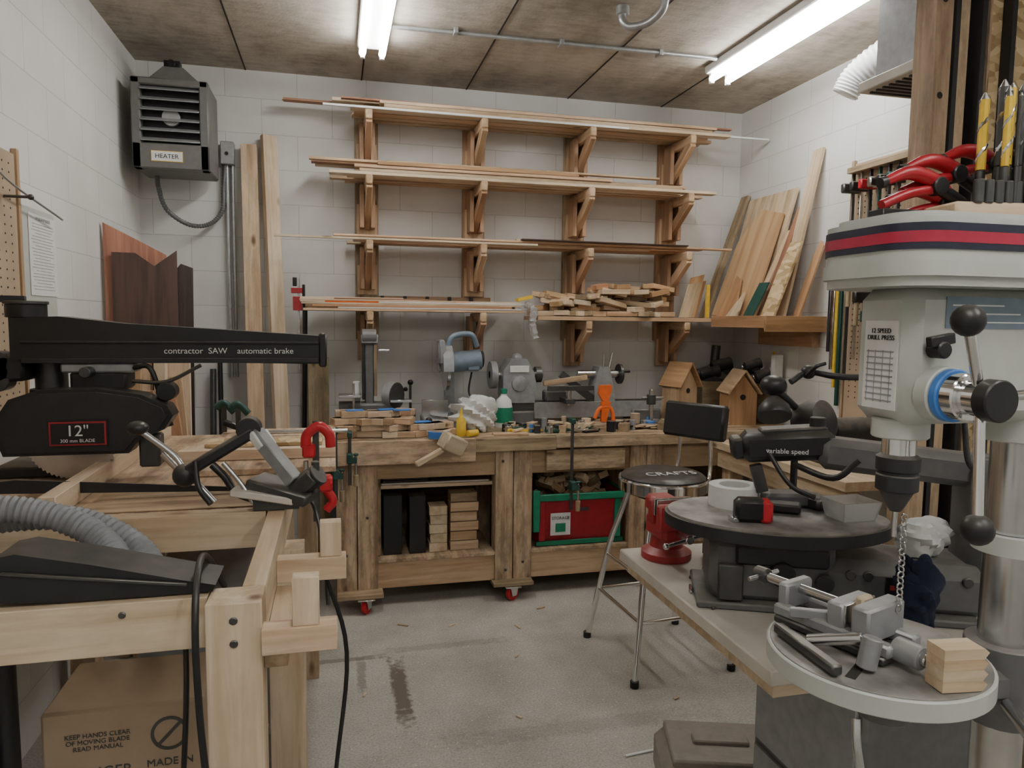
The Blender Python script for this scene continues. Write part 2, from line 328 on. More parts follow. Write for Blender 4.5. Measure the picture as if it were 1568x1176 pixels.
b.tube([(-.6,4.57,2.44),(-.6,4.57,1.2)],.012,GALV,smooth=1);b.tube([(-.57,4.575,2.44),(-.57,4.575,1.2)],.010,GALV,smooth=1)
pts=[(-.93,4.35,2.32),(-.93,4.38,2.26),(-.9,4.42,2.15),(-.8,4.48,2.08),(-.7,4.52,2.09),(-.63,4.55,2.17),(-.62,4.565,2.3),(-.61,4.565,2.44)]
b.tube(pts,.014,GREYM,n=10,smooth=16,rf=lambda i,n:.014 if i%2 else .011);b.done()
# ------------------------------------------------------------ lumber rack
PX=(.20,.865,1.535,2.2);AZ=(2.73,2.37,2.005,1.56)
b=B('lumber_rack')
for i,x in enumerate(PX):
    b.bb(x-.07,x+.07,4.56,4.599,(1.43 if i!=1 else 1.70),2.86,BRK if i%2 else OLD,rnd=.4)
    for j,z in enumerate(AZ):
        if i<2 and j==3: z=1.60
        b.bb(x-.02,x+.02,4.215,4.56,z-.055,z,FIR,rnd=.3+.3*random.random(),bev=.006)
        b.beam((x+.001,4.235,z-.045),(x+.001,4.55,z-.25),.038,.06,FIR if (i+j)%2 else BRK,rnd=.3+.5*random.random(),bev=.004)
        b.bb(x-.045,x-.02,4.44,4.56,z-.27,z-.02,BRK,rnd=.5);b.bb(x+.02,x+.045,4.44,4.56,z-.27,z-.02,BRK,rnd=.5)
        b.bb(x-.06,x+.06,4.545,4.562,z-.30,z-.12,FIR,rnd=.4)
b.bb(.2,.98,4.565,4.599,1.655,1.70,BRK)
for i in range(5): b.bb(.28+i*.14,.30+i*.14,4.53,4.566,1.64,1.70,BLK)
b.done()
def pile(name,z0,x0,x1,layers,extra,seed):
    random.seed(seed);b=B(name);z=z0+.001
    for k in range(layers):
        t=(.019,.02,.018,.02)[k%4]
        for y in (4.262,4.345,4.425,4.505):
            if k==layers-1 and random.random()<.35: continue
            a=x0+random.uniform(0,.16)+(.05*k);c=x1-random.uniform(0,.2)-(.04*k)
            if random.random()<.2: c-=random.uniform(.2,.9)
            if random.random()<.12 and k: a-=random.uniform(.1,.25)
            m=random.choice([PINE,PALE,PINE,FIR,FIR,PALE,CED])
            if k==0 and y<4.3: a,c,m=x0,x1,PALE
            b.beam((a,y+random.uniform(-.008,.008),z+t/2),(c,y+random.uniform(-.008,.008),z+t/2),random.uniform(.05,.074),t-.001,m,bev=.0015)
        z+=t
    for (xa,xb,y,zz,w,t,m) in extra: b.beam((xa,y,z0+zz+t/2),(xb,y+.01,z0+zz+t/2),w,t,m,bev=.001)
    b.done()
pile('lumber_boards',2.73,.10,2.46,3,[(-.27,1.3,4.42,.062,.05,.012,RED),(-.05,2.74,4.225,.002,.012,.012,WHP),(-.28,.9,4.47,.078,.04,.012,PALE),(.0,1.5,4.36,.062,.05,.02,PALE),(.05,2.5,4.29,.062,.035,.01,RED)],11)
pile('lumber_boards',2.37,-.02,2.38,4,[(-.12,.9,4.40,.082,.05,.012,RED),(-.1,.6,4.46,.078,.06,.018,PALE),(-.13,1.4,4.33,.085,.04,.015,FIR),(.3,2.0,4.28,.081,.04,.012,PINE)],12)
pile('lumber_boards',2.005,.0,2.50,1,[(-.32,1.2,4.235,.002,.02,.012,PALE),(.0,2.52,4.28,.021,.06,.012,FIR),(1.1,2.2,4.25,.034,.04,.008,DRK),(1.15,2.35,4.35,.021,.06,.014,CED),(.2,1.8,4.42,.022,.05,.018,RED),(.3,2.3,4.5,.022,.03,.03,CED),(1.1,1.9,4.4,.042,.06,.012,PALE)],13)
random.seed(21)
b=B('moulding_strips')
for (x0,x1,y,k,w,t,m) in [(-.12,1.1,4.28,0,.04,.018,FIR),(-.1,1.1,4.35,0,.05,.02,RED),(-.15,1.05,4.41,0,.06,.022,PINE),(-.18,1.0,4.47,0,.05,.03,CED),
 (-.17,1.12,4.235,0,.03,.014,FIR),(.02,1.10,4.232,.015,.022,.007,WHP),(-.12,1.04,4.236,.023,.025,.013,CED),(-.18,.97,4.236,.037,.02,.010,PALE),(.25,1.13,4.238,.048,.02,.008,WHP),(-.19,.7,4.24,.057,.016,.009,PALE),(.0,.55,4.24,.067,.016,.007,RED),
 (-.1,.95,4.30,.024,.04,.014,FIR),(-.18,1.1,4.41,.024,.03,.02,BRK),(-.1,1.1,4.48,.032,.05,.03,WHP),(.1,1.13,4.37,.038,.04,.03,PALE),(-.05,.8,4.29,.04,.02,.02,ORG),(-.19,.4,4.33,.05,.02,.03,PALE)]:
    b.beam((x0,y,1.601+k+t/2),(x1,y+random.uniform(-.003,.003),1.601+k+t/2),w,t,m)
b.done()
b=B('corner_shelf')
b.bb(1.2,2.745,4.215,4.55,1.561,1.585,FIR);b.bb(2.38,2.755,3.62,4.21,1.561,1.585,FIR);b.bb(2.36,2.38,3.62,4.21,1.53,1.60,CED);b.bb(2.36,2.755,3.60,3.619,1.51,1.60,CED);b.bb(2.7,2.755,3.65,4.2,1.42,1.555,BRK)
b.done()
b=B('wood_offcuts')
for i in range(120):
    x=random.uniform(1.26,2.06);k=int(random.random()**1.1*6)
    if k>3 and not(1.55<x<2.05): k=int(random.random()*4)
    L=random.uniform(.08,.24);zz=1.587+k*.034
    b.box((x,random.uniform(4.255,4.45),zz+.018),(L,random.uniform(.05,.10),.030),random.choice([PINE,PALE,FIR,OLD,PLY,CED,PALE]),rot=(random.uniform(-4,4),random.uniform(-12,12) if k else 0,random.uniform(-35,60)),bev=.002)
b.done()
b=B('rag_on_strips');b.tube([(1.13,4.25,1.66),(1.17,4.2,1.62),(1.16,4.195,1.54),(1.18,4.19,1.45)],.02,CLR,n=9,rf=lambda i,n:.015+.012*abs(math.sin(i*1.3)));b.box((1.12,4.24,1.69),(.1,.04,.02),YEL,rot=(0,-12,10));b.done()
def sheet(name,ya,yb,xt,zt,xb,mat,t=.012,zb=1.587,sh=0.0,prof=None):
    b=B(name);o=Vector((xb,ya,zb));u=Vector((0,yb-ya,0));v=Vector((xt-xb,sh,zt-zb))
    b.prism(prof or [(0,0),(1,0),(1,1),(0,1)],o,u,v,t,mat,rnd=.4);b.done()
sheet('plywood_sheet',3.90,4.42,2.735,2.38,2.53,PINE,.012)
sheet('plywood_sheet',3.92,4.40,2.70,2.30,2.46,PLY,.012,prof=[(0,0),(1,0.03),(.96,.7),(.62,.99),(.06,.90)])
sheet('hardwood_board',4.44,4.53,2.735,2.42,2.44,OLD,.02)
sheet('long_board',3.68,3.77,2.735,2.57,2.52,PALE,.018)
sheet('redwood_board',3.79,3.84,2.70,2.25,2.46,RED,.018)
sheet('pine_board',3.85,3.905,2.68,2.12,2.43,FIR,.018)
sheet('strand_board_panel',3.63,3.76,2.60,2.03,2.42,OSB,.014,prof=[(0,0),(1,0),(1.05,.6),(.95,1),(.15,1)])
sheet('curved_plywood_panel',3.62,3.67,2.735,2.04,2.58,CED,.012,prof=[(0,0),(1.2,0),(1.3,.4),(1.2,.8),(.9,1),(0,.93)])
sheet('green_panel',3.80,3.90,2.50,1.80,2.39,DGRN,.008)
sheet('plywood_offcut',4.03,4.25,2.53,1.86,2.41,CED,.012,prof=[(0,0),(1,0),(.8,1),(.5,.9)])
sheet('pale_offcut',3.96,4.1,2.48,1.75,2.388,PALE,.012,prof=[(0,0),(1,0),(.5,1)])
b=B('plywood_panels')
for i,(x,z,m) in enumerate([(2.23,1.83,PALE),(2.26,1.88,PLY),(2.29,1.84,CED)]):
    b.prism([(0,0),(.12,0),(.12,1),(0,.9)],(x-.07,4.27+i*.03,1.587),(1,.5,0),(.12,.1,z-1.587),.012,m)
b.bb(2.335,2.355,4.225,4.25,1.587,1.80,YEL);b.done()
# ------------------------------------------------------------ leaning studs
b=B('leaning_stud');b.beam((-.42,4.22,.001),(-.475,4.555,2.56),.09,.04,PINE,up=(0,-1,0),rnd=.7);b.done()
b=B('leaning_stud');b.beam((-.27,4.20,.001),(-.365,4.555,2.62),.085,.04,PALE,up=(.55,-1,0),rnd=.6);b.done()
b=B('steel_pipe');b.cyl((-.20,4.50,.001),(-.17,4.54,1.62),.014,BLK);b.cyl((-.64,4.40,.001),(-.66,4.54,1.3),.014,BLK);b.cyl((-.7,4.38,.001),(-.7,4.55,1.25),.018,IRON);b.done()
b=B('dark_timber_post');b.bb(-.155,-.035,4.42,4.52,0,1.32,OLD,rnd=0.0);b.done()
b=B('bar_clamp');b.beam((-.2,4.39,1.25),(-.2,4.39,1.78),.01,.02,STL);b.bb(-.24,-.17,4.35,4.39,1.7,1.73,REDC);b.bb(-.23,-.18,4.33,4.38,1.6,1.68,REDC);b.cyl((-.22,4.37,1.74),(-.22,4.37,1.79),.012,BLK);b.cyl((-.17,4.35,1.45),(-.17,4.35,1.75),.008,BLK);b.done()
b=B('stained_wood_panels')
b.prism([(0,0),(.26,0),(.26,1.86),(.15,1.92),(.0,2.0)],(-1.07,3.85,0),(1,.3,0),(0,.0,1),.02,RED)
b.prism([(0,0),(.28,0),(.28,1.88),(.18,1.80),(.1,1.86),(0,1.86)],(-1.03,3.78,0),(1,.15,0),(0,0.03,1),.018,DRK)
b.prism([(0,0),(.07,0),(.085,1.80),(.03,1.82),(0,1.78)],(-.775,3.88,0),(1,.15,0),(0,.03,1),.018,DRK);b.done()
b=B('upright_offcuts')
for x,y,z,w,d,m,lean in [(-.97,3.6,1.42,.08,.04,PALE,.02),(-.88,3.62,1.50,.09,.04,PINE,.0),(-.79,3.6,1.45,.05,.05,PALE,0),(-.72,3.65,1.46,.10,.02,PALE,.0),(-.9,3.5,1.35,.05,.03,FIR,.03),(-.8,3.5,1.22,.09,.02,PALE,.02),(-.74,3.45,1.22,.08,.02,RED,-.09),(-.66,3.48,1.2,.05,.02,CED,-.07),(-.68,3.55,1.28,.06,.02,FIR,-.04),(-.84,3.45,1.18,.12,.02,OLD,0)]:
    b.beam((x-lean*1.5,y,.001),(x+lean,y+.05,z),w,d,m,up=(0,-1,0))
b.done()
b=B('notice_paper')
b.box((XL+.006,3.12,1.78),(.002,.26,.30),PAPER)
for i in range(22): b.box((XL+.0075,3.12-.01*(i%3==2),1.895-i*.0115),(.0006,.2-.05*(i%4==3),.0022),INK,bev=0)
b.text('WORKSHOP RULES',(XL+.0075,3.12,1.915),(0,1,0),(0,0,1),.016,INK)
b.box((XL+.003,3.09,1.75),(.002,.31,.40),WHT);b.done()
b=B('pegboard')
b.bb(XL+.001,XL+.012,.6,2.88,1.15,2.11,CARD);b.bb(XL+.001,XL+.02,2.88,2.9,1.15,2.13,FIR)
for i in range(18):
    for j in range(30): b.box((XL+.0125,2.83-i*.05,2.07-j*.03),(.001,.006,.006),CONCR,bev=0)
b.tube([(XL+.02,2.6,2.1),(XL+.05,2.7,2.0),(XL+.05,3.2,1.93)],.004,GALV)
b.cyl((XL+.02,2.76,1.95),(XL+.10,2.76,1.95),.005,IRON);b.sph((XL+.10,2.76,1.95),.01,IRON)
b.done()
# ------------------------------------------------------------ main workbench
b=B('workbench');YQ=3.83
TZ=.92
nb=7
for i in range(nb):
    y0=YQ+i*(.70/nb);b.bb(-.02,2.72,y0,y0+.70/nb-.002,TZ-.04,TZ,WORN,rnd=.3)
b.bb(-.03,.74,YQ-.04,YQ-.001,.79,TZ-.005,WORN,rnd=.9);b.bb(.74,1.2,YQ-.035,YQ-.001,.84,TZ-.01,OLD,rnd=.3);b.bb(1.2,2.72,YQ-.04,YQ-.001,.85,TZ-.005,WORN,rnd=.5)
b.bb(.1,2.65,YQ+.02,YQ+.06,.70,.85,FIR,rnd=.1);b.bb(1.15,1.62,YQ-.02,YQ+.0,.72,.835,WORN,rnd=.4)
for xa,xb in((.0,.105),(.11,.215),(.86,.96),(.965,1.07),(1.66,1.76),(1.765,1.87),(2.5,2.6),(2.605,2.7)):
    for ya in(YQ-.005,4.42): b.bb(xa,xb,ya,ya+.1,.1,TZ-.05,WORN,rnd=random.uniform(.3,.9))
for xa,xb in((.215,.86),(1.07,1.66),(1.87,2.5)):
    b.bb(xa,xb,YQ+.01,YQ+.05,.10,.245,FIR,rnd=.4);b.bb(xa,xb,4.44,4.48,.10,.245,FIR)
    b.bb(xa,xb,YQ,4.5,.245,.265,WORN,rnd=.6);b.bb(xa,xb,4.46,4.48,.27,.85,OLD,rnd=0)
b.bb(.215,.86,YQ+.08,4.4,.63,.65,PALE,rnd=.8);b.bb(.215,.235,YQ+.05,4.45,.27,.86,OLD)
b.bb(.0,.24,YQ-.09,YQ+.12,.085,.105,OLD);b.bb(.84,1.07,YQ-.07,YQ+.12,.085,.105,OLD)
def caster(x,y,a=20):
    R_=Matrix.Rotation(RD(a),3,'Z');ax=R_@V(0,1,0);c=Vector((x,y,.04))
    b.box((x,y-.0,.082),(.09,.08,.006),STL);b.cyl(c-ax*.012,c+ax*.012,.04,REDP,n=24);b.cyl(c-ax*.02,c+ax*.02,.014,STL)
    for q in(-1,1): b.prism([(-.03,.04),(.03,.04),(.016,-.012),(-.016,-.012)],c+ax*.018*q,R_@V(1,0,0),Z,.003,STL)
caster(.15,YQ-.07,60);caster(.95,YQ-.05,30);caster(1.76,YQ,30);caster(.14,4.4);caster(1.76,4.4);caster(2.6,4.4);caster(2.6,YQ+.05)
for x,z in((.05,.8),(.05,.3),(.16,.5),(.9,.78),(1.02,.2),(.92,.16)): b.cyl((x,YQ-.012,z),(x,YQ,z),.008,IRON,n=10)
b.done()
b=B('stored_boards')
for x0,x1,h,m in((.25,.35,.33,BLK),(.39,.48,.32,BLK)): b.bb(x0,x1,YQ+.06,YQ+.2,.267,.267+h,m)
for i in range(5): b.bb(.50+.005*(i%2),.60,YQ+.06,YQ+.17,.267+i*.052,.267+i*.052+.05,PALE)
for i in range(6): b.bb(.62,.78-.01*(i%2),YQ+.07,YQ+.18,.267+i*.055,.267+i*.055+.05,random.choice([PINE,OLD,FIR]))
for i in range(3): b.bb(.25,.5,YQ+.1,YQ+.32,.661+i*.013,.672+i*.013,DRK)
b.prism([(0,0),(.60,0),(.58,.3),(.0,.3)],(.24,YQ+.085,.652),(1,0,0),(0,1,0),.008,TABW);b.done()
b=B('storage_bin')
def tray(b,x0,x1,y0,y1,z0,z1,t,mat,tap=.03):
    o=[(x0+tap,y0+tap,z0),(x1-tap,y0+tap,z0),(x1-tap,y1-tap,z0),(x0+tap,y1-tap,z0),(x0,y0,z1),(x1,y0,z1),(x1,y1,z1),(x0,y1,z1)]
    i=[(x0+tap+t,y0+tap+t,z0+t),(x1-tap-t,y0+tap+t,z0+t),(x1-tap-t,y1-tap-t,z0+t),(x0+tap+t,y1-tap-t,z0+t),(x0+t,y0+t,z1),(x1-t,y0+t,z1),(x1-t,y1-t,z1),(x0+t,y1-t,z1)]
    fs=[[0,1,2,3],[8,9,10,11]]
    for k in range(4):
        n=(k+1)%4;fs+=[[k,n,4+n,4+k],[8+k,8+n,12+n,12+k],[4+k,4+n,12+n,12+k]]
    b.add(o+i,fs,mat)
tray(b,1.10,1.64,YQ+.02,4.3,.268,.56,.006,REDK)
for q in((1.085,1.655,YQ+.0,YQ+.02),(1.085,1.655,4.3,4.32)): b.bb(*q,.535,.575,GRN,bev=.006)
for q in((1.085,1.105,YQ,4.32),(1.635,1.655,YQ,4.32)): b.bb(*q,.535,.575,GRN,bev=.006)
for x in(1.14,1.6): b.bb(x-.02,x+.02,YQ+.018,YQ+.04,.30,.535,GRN if x>1.5 else REDK,bev=.004)
b.bb(1.11,1.64,YQ+.03,YQ+.045,.27,.295,GRN);b.bb(1.08,1.12,YQ-.004,YQ+.02,.36,.60,GRN,bev=.006)
b.bb(1.19,1.31,YQ+.022,YQ+.026,.33,.46,PAPER);b.text('STORAGE',(1.25,YQ+.021,.43),(1,0,0),(0,0,1),.024,BLK);b.bb(1.22,1.28,YQ+.019,YQ+.022,.35,.40,GRN)
b.bb(1.36,1.42,YQ+.014,YQ+.03,.47,.485,IRON)
for i in range(60):
    b.box((random.uniform(1.18,1.56),random.uniform(YQ+.1,4.2),random.uniform(.45,.66)),(random.uniform(.06,.14),.06,.04),random.choice([PINE,PALE,FIR,OLD]),rot=(random.uniform(-50,50),random.uniform(-40,40),random.uniform(0,180)))
b.done()
# ------------------------------------------------------------ bench top items
b=B('wood_block_pile')
for i in range(60):
    x=random.uniform(.02,.58);k=int(random.random()*4) if x<.40 else int(random.random()*2)
    b.box((x,random.uniform(YQ+.04,YQ+.15),TZ+.02+k*.036),(random.uniform(.08,.17),random.uniform(.05,.09),.034),random.choice([PALE,PALE,PINE,FIR]),rot=(0,0,random.uniform(-30,30)),rnd=random.uniform(.5,1))
for x,y,z in((.10,YQ+.08,1.068),(.27,YQ+.10,1.068),(.46,YQ+.07,1.0),(.35,YQ+.06,1.068)): b.box((x,y,z),(.09,.05,.006),BLUE,rot=(0,0,12))
b.done()
b=B('painters_tape_roll');b.ring([(.055,0),(.055,.035),(.038,.035),(.038,0)],(.54,YQ-.0,TZ+.001),Z,BLUE);b.done()
b=B('glue_bottle');b.lathe([(.001,0),(.026,0),(.028,.02),(.026,.09),(.01,.11),(.009,.13),(.003,.155)],(.67,YQ+.03,TZ+.001),Z,YEL);b.cyl((.70,YQ-.01,TZ+.02),(.76,YQ+.02,TZ+.02),.018,YEL);b.done()
b=B('mallet')
b.box((.60,YQ-.11,.905),(.13,.09,.09),PALE,rot=(10,25,25),bev=.008);b.beam((.55,YQ-.13,.88),(.40,YQ-.17,.81),.03,.03,PALE,bev=.006);b.done()
b=B('belt_disc_sander')
y=4.16
b.bb(.03,.38,y-.10,y+.12,TZ,TZ+.04,IRON,bev=.006);b.bb(.06,.32,y-.07,y+.08,TZ+.04,TZ+.16,GREYM,bev=.01);b.bb(.165,.215,y-.03,y+.05,TZ+.1,1.46,GREYM,bev=.006)
b.bb(.15,.165,y-.035,y+.045,1.1,1.45,BLK);b.cyl((.15,y,1.45),(.23,y,1.45),.05,GREYM);b.cyl((.145,y,1.45),(.235,y,1.45),.02,STL);b.bb(.215,.232,y-.035,y+.045,1.12,1.44,OLD);b.bb(.145,.24,y-.045,y-.03,1.42,1.47,MGREY,bev=.004)
b.cyl((.30,y-.0,1.12),(.34,y-.03,1.12),.08,MGREY);b.cyl((.34,y-.03,1.12),(.345,y-.034,1.12),.077,IRON);b.bb(.02,.14,y-.12,y-.0,1.12,1.135,STL);b.bb(.30,.42,y-.12,y-.05,1.09,1.105,STL)
b.cyl((.24,y-.06,1.38),(.30,y-.06,1.38),.008,STL);b.cyl((.02,y,1.04),(.14,y,1.04),.05,GREYM);b.cyl((.10,y-.1,1.05),(.10,y-.1,1.2),.006,STL);b.cyl((.12,y+.02,1.2),(.12,y+.02,1.08),.02,WHP)
b.done()
b=B('chop_saw')
y=4.30;x=.71
b.bb(x-.2,x+.17,y-.14,y+.14,TZ,TZ+.05,MGREY,bev=.008);b.cyl((x-.02,y-.0,TZ+.05),(x-.02,y-.0,TZ+.065),.13,STL)
b.bb(x-.2,x-.04,y+.03,y+.05,TZ+.05,TZ+.15,STL);b.bb(x+.04,x+.17,y+.03,y+.05,TZ+.05,TZ+.15,STL)
b.beam((x-.02,y+.1,TZ+.05),(x-.03,y+.08,1.36),.06,.05,MGREY)
b.cyl((x-.075,y-.05,1.27),(x-.055,y-.05,1.27),.135,STL,n=40);
b.prism([(.15*math.cos(RD(a)),.15*math.sin(RD(a))) for a in range(-10,200,15)],(x-.1,y-.05,1.27),(0,1,0),(0,0,1),.06,MGREY)
b.bb(x-.12,x-.09,y-.17,y-.02,1.30,1.44,MGREY,bev=.012);b.bb(x-.125,x-.118,y-.15,y-.05,1.33,1.42,STL)
b.cyl((x-.04,y-.02,1.30),(x+.15,y-.02,1.32),.062,BLUG);b.cyl((x+.15,y-.02,1.32),(x+.165,y-.02,1.32),.05,BLK)
b.tube([(x-.06,y-.1,1.40),(x-.03,y-.1,1.46),(x+.08,y-.08,1.47),(x+.12,y-.06,1.40)],.017,BLUG);b.cyl((x-.1,y-.05,1.27),(x-.11,y-.05,1.27),.03,STL)
b.bb(x+.06,x+.14,y-.07,y-.02,1.25,1.30,BLUG,bev=.01)
b.tube([(x+.1,y,1.24),(x+.08,y-.02,1.12),(x+.12,y-.05,1.05),(x+.16,y,.99)],.006,BLK)
b.done()
b=B('hand_plane')
for x,y in((.47,4.06),): 
    b.box((x,y,TZ+.02),(.16,.05,.035),IRON,rot=(0,0,15),bev=.004);b.sph((x+.05,y+.015,TZ+.06),.02,BLK);b.cyl((x-.04,y-.01,TZ+.04),(x-.05,y-.01,TZ+.11),.012,OLD)
b.done()
b=B('arbor_press_stand');b.cyl((.45,4.42,TZ),(.45,4.42,1.17),.008,IRON);b.sph((.45,4.42,1.17),.018,BLK);b.sph((.42,4.41,1.13),.014,BLK);b.cyl((.45,4.42,TZ),(.45,4.42,TZ+.012),.04,IRON);b.bb(.43,.48,4.4,4.46,.96,1.0,IRON);b.done()
def blob(name,c,r,sc,mat,amp=.35,seed=1,n=30):
    rr=random.Random(seed);b=B(name);b.sph(c,r,mat,sc,n)
    c=Vector(c)
    ph=[(rr.uniform(2,7),rr.uniform(2,7),rr.uniform(2,7),rr.uniform(0,6)) for _ in range(7)]
    for i,v in enumerate(b.v):
        d=(v-c);q=d/r;k=sum(math.sin(q.x*a+q.y*b2+q.z*c2+e) for a,b2,c2,e in ph)/7
        v2=c+d*(1+amp*abs(k)*2-amp*.4);zf=c.z-r*sc[2]
        if v2.z<zf: v2.z=zf
        b.v[i]=v2
    b.done()
blob('plastic_bag',(.79,YQ+.17,TZ+.095),.10,(1.1,.65,.95),WHP,.7,3,40)
b=B('detergent_jug');b.lathe([(.001,0),(.05,0),(.052,.12),(.045,.16),(.018,.19),(.018,.2)],(.98,4.16,TZ+.001),Z,WHP);b.lathe([(.053,.03),(.0535,.04),(.0535,.11),(.053,.12)],(.98,4.16,TZ),Z,GRN);b.cyl((.98,4.16,1.12),(.98,4.16,1.15),.02,GRN);b.done()
b=B('wood_lathe')
y=4.34
for q in(-.045,.045): b.bb(1.0,2.06,y+q-.02,y+q+.02,1.0,1.05,IRON,bev=.004)
b.bb(1.0,2.06,y-.03,y+.03,1.0,1.015,IRON);b.bb(1.2,2.06,y-.07,y-.06,.95,1.05,MGREY)
b.bb(1.0,1.2,y-.09,y+.09,TZ,1.0,GREYM,bev=.01);b.bb(1.85,2.05,y-.09,y+.09,TZ,1.0,GREYM,bev=.01)
b.prism([(0,0),(.2,0),(.21,.12),(.19,.2),(.15,.27),(.05,.27),(0,.2)],(1.0,y+.07,1.05),(1,0,0),(0,0,1),.15,MGREY)
b.cyl((.93,y,1.22),(1.27,y,1.22),.025,STL);b.cyl((.93,y,1.22),(.97,y,1.22),.085,MGREY,n=32);b.cyl((1.22,y,1.22),(1.26,y,1.22),.05,IRON);b.sph((1.10,y-.02,1.32),.035,MGREY);b.lathe([(.05,0),(.045,.012),(.02,.018)],(1.10,y-.081,1.17),(0,-1,0),MGREY);b.bb(1.04,1.16,y-.088,y-.08,1.24,1.28,PAPER)
b.prism([(0,0),(.14,0),(.13,.08),(.1,.22),(.03,.22),(0,.1)],(1.60,y+.06,1.05),(1,0,0),(0,0,1),.12,MGREY)
b.cyl((1.50,y,1.22),(1.78,y,1.22),.026,STL);b.cyl((1.78,y,1.22),(1.80,y,1.22),.065,IRON,n=28);b.cyl((1.80,y-.05,1.24),(1.84,y-.05,1.24),.01,BLK);b.cyl((1.66,y-.05,1.22),(1.66,y-.05,1.36),.008,STL);b.cyl((1.69,y-.05,1.22),(1.72,y-.05,1.36),.008,STL)
b.bb(1.26,1.56,y-.16,y-.145,1.13,1.16,IRON);b.cyl((1.4,y-.15,1.04),(1.4,y-.15,1.13),.014,STL);b.bb(1.37,1.43,y-.18,y+.08,1.05,1.08,IRON)
b.beam((1.25,y-.1,1.17),(1.52,y-.13,1.21),.04,.03,OLD);b.beam((1.40,y+.02,1.22),(1.6,y-.02,1.06),.06,.05,IRON);b.bb(1.28,1.42,y-.05,y+.04,1.05,1.12,GREYM,bev=.01)
b.done()
b=B('spring_clamp');b.prism([(0,0),(.03,.0),(.05,.06),(.05,.1),(-.02,.1),(-.03,.05)],(1.55,4.02,1.08),(1,0,0),(0,0,1),.03,ORG);b.prism([(-.02,0),(.04,0),(.01,-.12),(-.02,-.12)],(1.56,4.02,1.08),(1,0,0),(0,0,1),.03,ORG)
b.tube([(1.5,4.0,.98),(1.53,4.0,1.04),(1.6,4.0,1.04),(1.62,4.0,.96)],.012,ORG);b.bb(1.5,1.62,4.0,4.04,TZ,TZ+.04,PALE);b.cyl((1.56,4.02,TZ),(1.56,4.02,.98),.01,ORG);b.done()
b=B('drill_chuck_stand');b.cyl((1.86,4.0,TZ),(1.86,4.0,TZ+.03),.06,IRON);b.cyl((1.86,4.0,TZ),(1.86,4.0,1.15),.014,STL);b.cyl((1.86,4.0,1.06),(1.86,4.0,1.12),.028,IRON);b.cyl((1.8,4.0,1.1),(1.94,4.0,1.1),.006,STL);b.done()
b=B('bench_clutter')
for i in range(80):
    x=random.uniform(.92,2.2);y=YQ+random.uniform(.01,.2);z=TZ+.008+.004*(i%5);a=random.uniform(-.9,.9);L=random.uniform(.05,.25)
    b.beam((x,y,z),(x+L*math.cos(a),min(y+L*abs(math.sin(a)),4.14),z),random.uniform(.006,.045),random.uniform(.006,.016),random.choice([PALE,FIR,IRON,OLD,YEL,CARD,BLK,STL,PALE,PINE,DGRN]))
for i in range(24):
    x=random.uniform(.95,2.2);y=YQ+random.uniform(.04,.24);h=random.uniform(.02,.09);b.cyl((x,y,TZ),(x,y,TZ+h),random.uniform(.008,.03),random.choice([IRON,STL,BLK,PALE,MGREY,BLUE,CARD]))
for i in range(30): b.box((random.uniform(.95,2.25),YQ+random.uniform(.03,.26),TZ+.022),(random.uniform(.03,.14),random.uniform(.03,.06),.044),random.choice([PALE,PINE,OLD,IRON,MGREY,BLKD]),rot=(0,0,random.uniform(0,90)))
b.bb(1.95,2.15,YQ+.03,YQ+.2,TZ,TZ+.006,PAPER);b.bb(.85,1.05,YQ+.0,YQ+.06,TZ,TZ+.012,FIR)
b.done()
def birdhouse(x,y,w,d,h,mat,z=TZ,rot=0):
    b=B('birdhouse');c=Vector((x,y,z));Rm=Matrix.Rotation(RD(rot),3,'Z')
    o=c-Rm@V(w/2,0,0);b.prism([(0,0),(w,0),(w,h*.62),(w/2,h),(0,h*.62)],o+Rm@V(0,d,0),Rm@V(1,0,0),Z,d,mat)
    s=math.hypot(w/2,h*.38)+.03;a=math.degrees(math.atan2(h*.38,w/2))
    for q in(-1,1): b.box(c+Rm@V(q*(w/4+.008),d/2-.01,h*.81+.012),(s,d+.05,.012),FIR if mat is CED else CED,rot=(Rm@Matrix.Rotation(RD(q*a),3,'Y')))
    b.cyl(c+Rm@V(0,.002,h*.55),c+Rm@V(0,-.003,h*.55),w*.10,CONCR);b.done()
birdhouse(2.24,4.26,.17,.15,.35,FIR,rot=20);birdhouse(2.47,3.98,.18,.16,.32,CED,rot=-10)
b=B('power_tools_on_crate')
b.bb(2.40,2.74,4.36,4.58,TZ,1.16,OLD,rnd=0);b.bb(2.64,2.74,3.95,4.34,TZ,1.16,OLD,rnd=.1)
for x,y,z,l,r in((2.45,4.46,1.20,.12,.035),(2.6,4.46,1.25,.16,.045),(2.5,4.44,1.20,.16,.04),(2.67,4.25,1.21,.10,.045),(2.67,4.08,1.21,.10,.04),(2.66,4.18,1.27,.12,.035)):
    b.cyl((x-l/2,y,z),(x+l/2*.6,y-.03,z+.03),r,BLKD);b.cyl((x-l/2-.03,y,z),(x-l/2,y,z),r*.5,STL);b.beam((x-.02,y-.02,z),(x+.04,y-.05,z-.045),.035,.04,BLK)
b.cyl((2.7,4.02,1.16),(2.69,4.0,1.38),.008,YEL);b.bb(2.67,2.73,3.96,4.0,1.16,1.36,PAPER);b.cyl((2.55,4.5,1.16),(2.57,4.5,1.4),.03,IRON)
b.done()
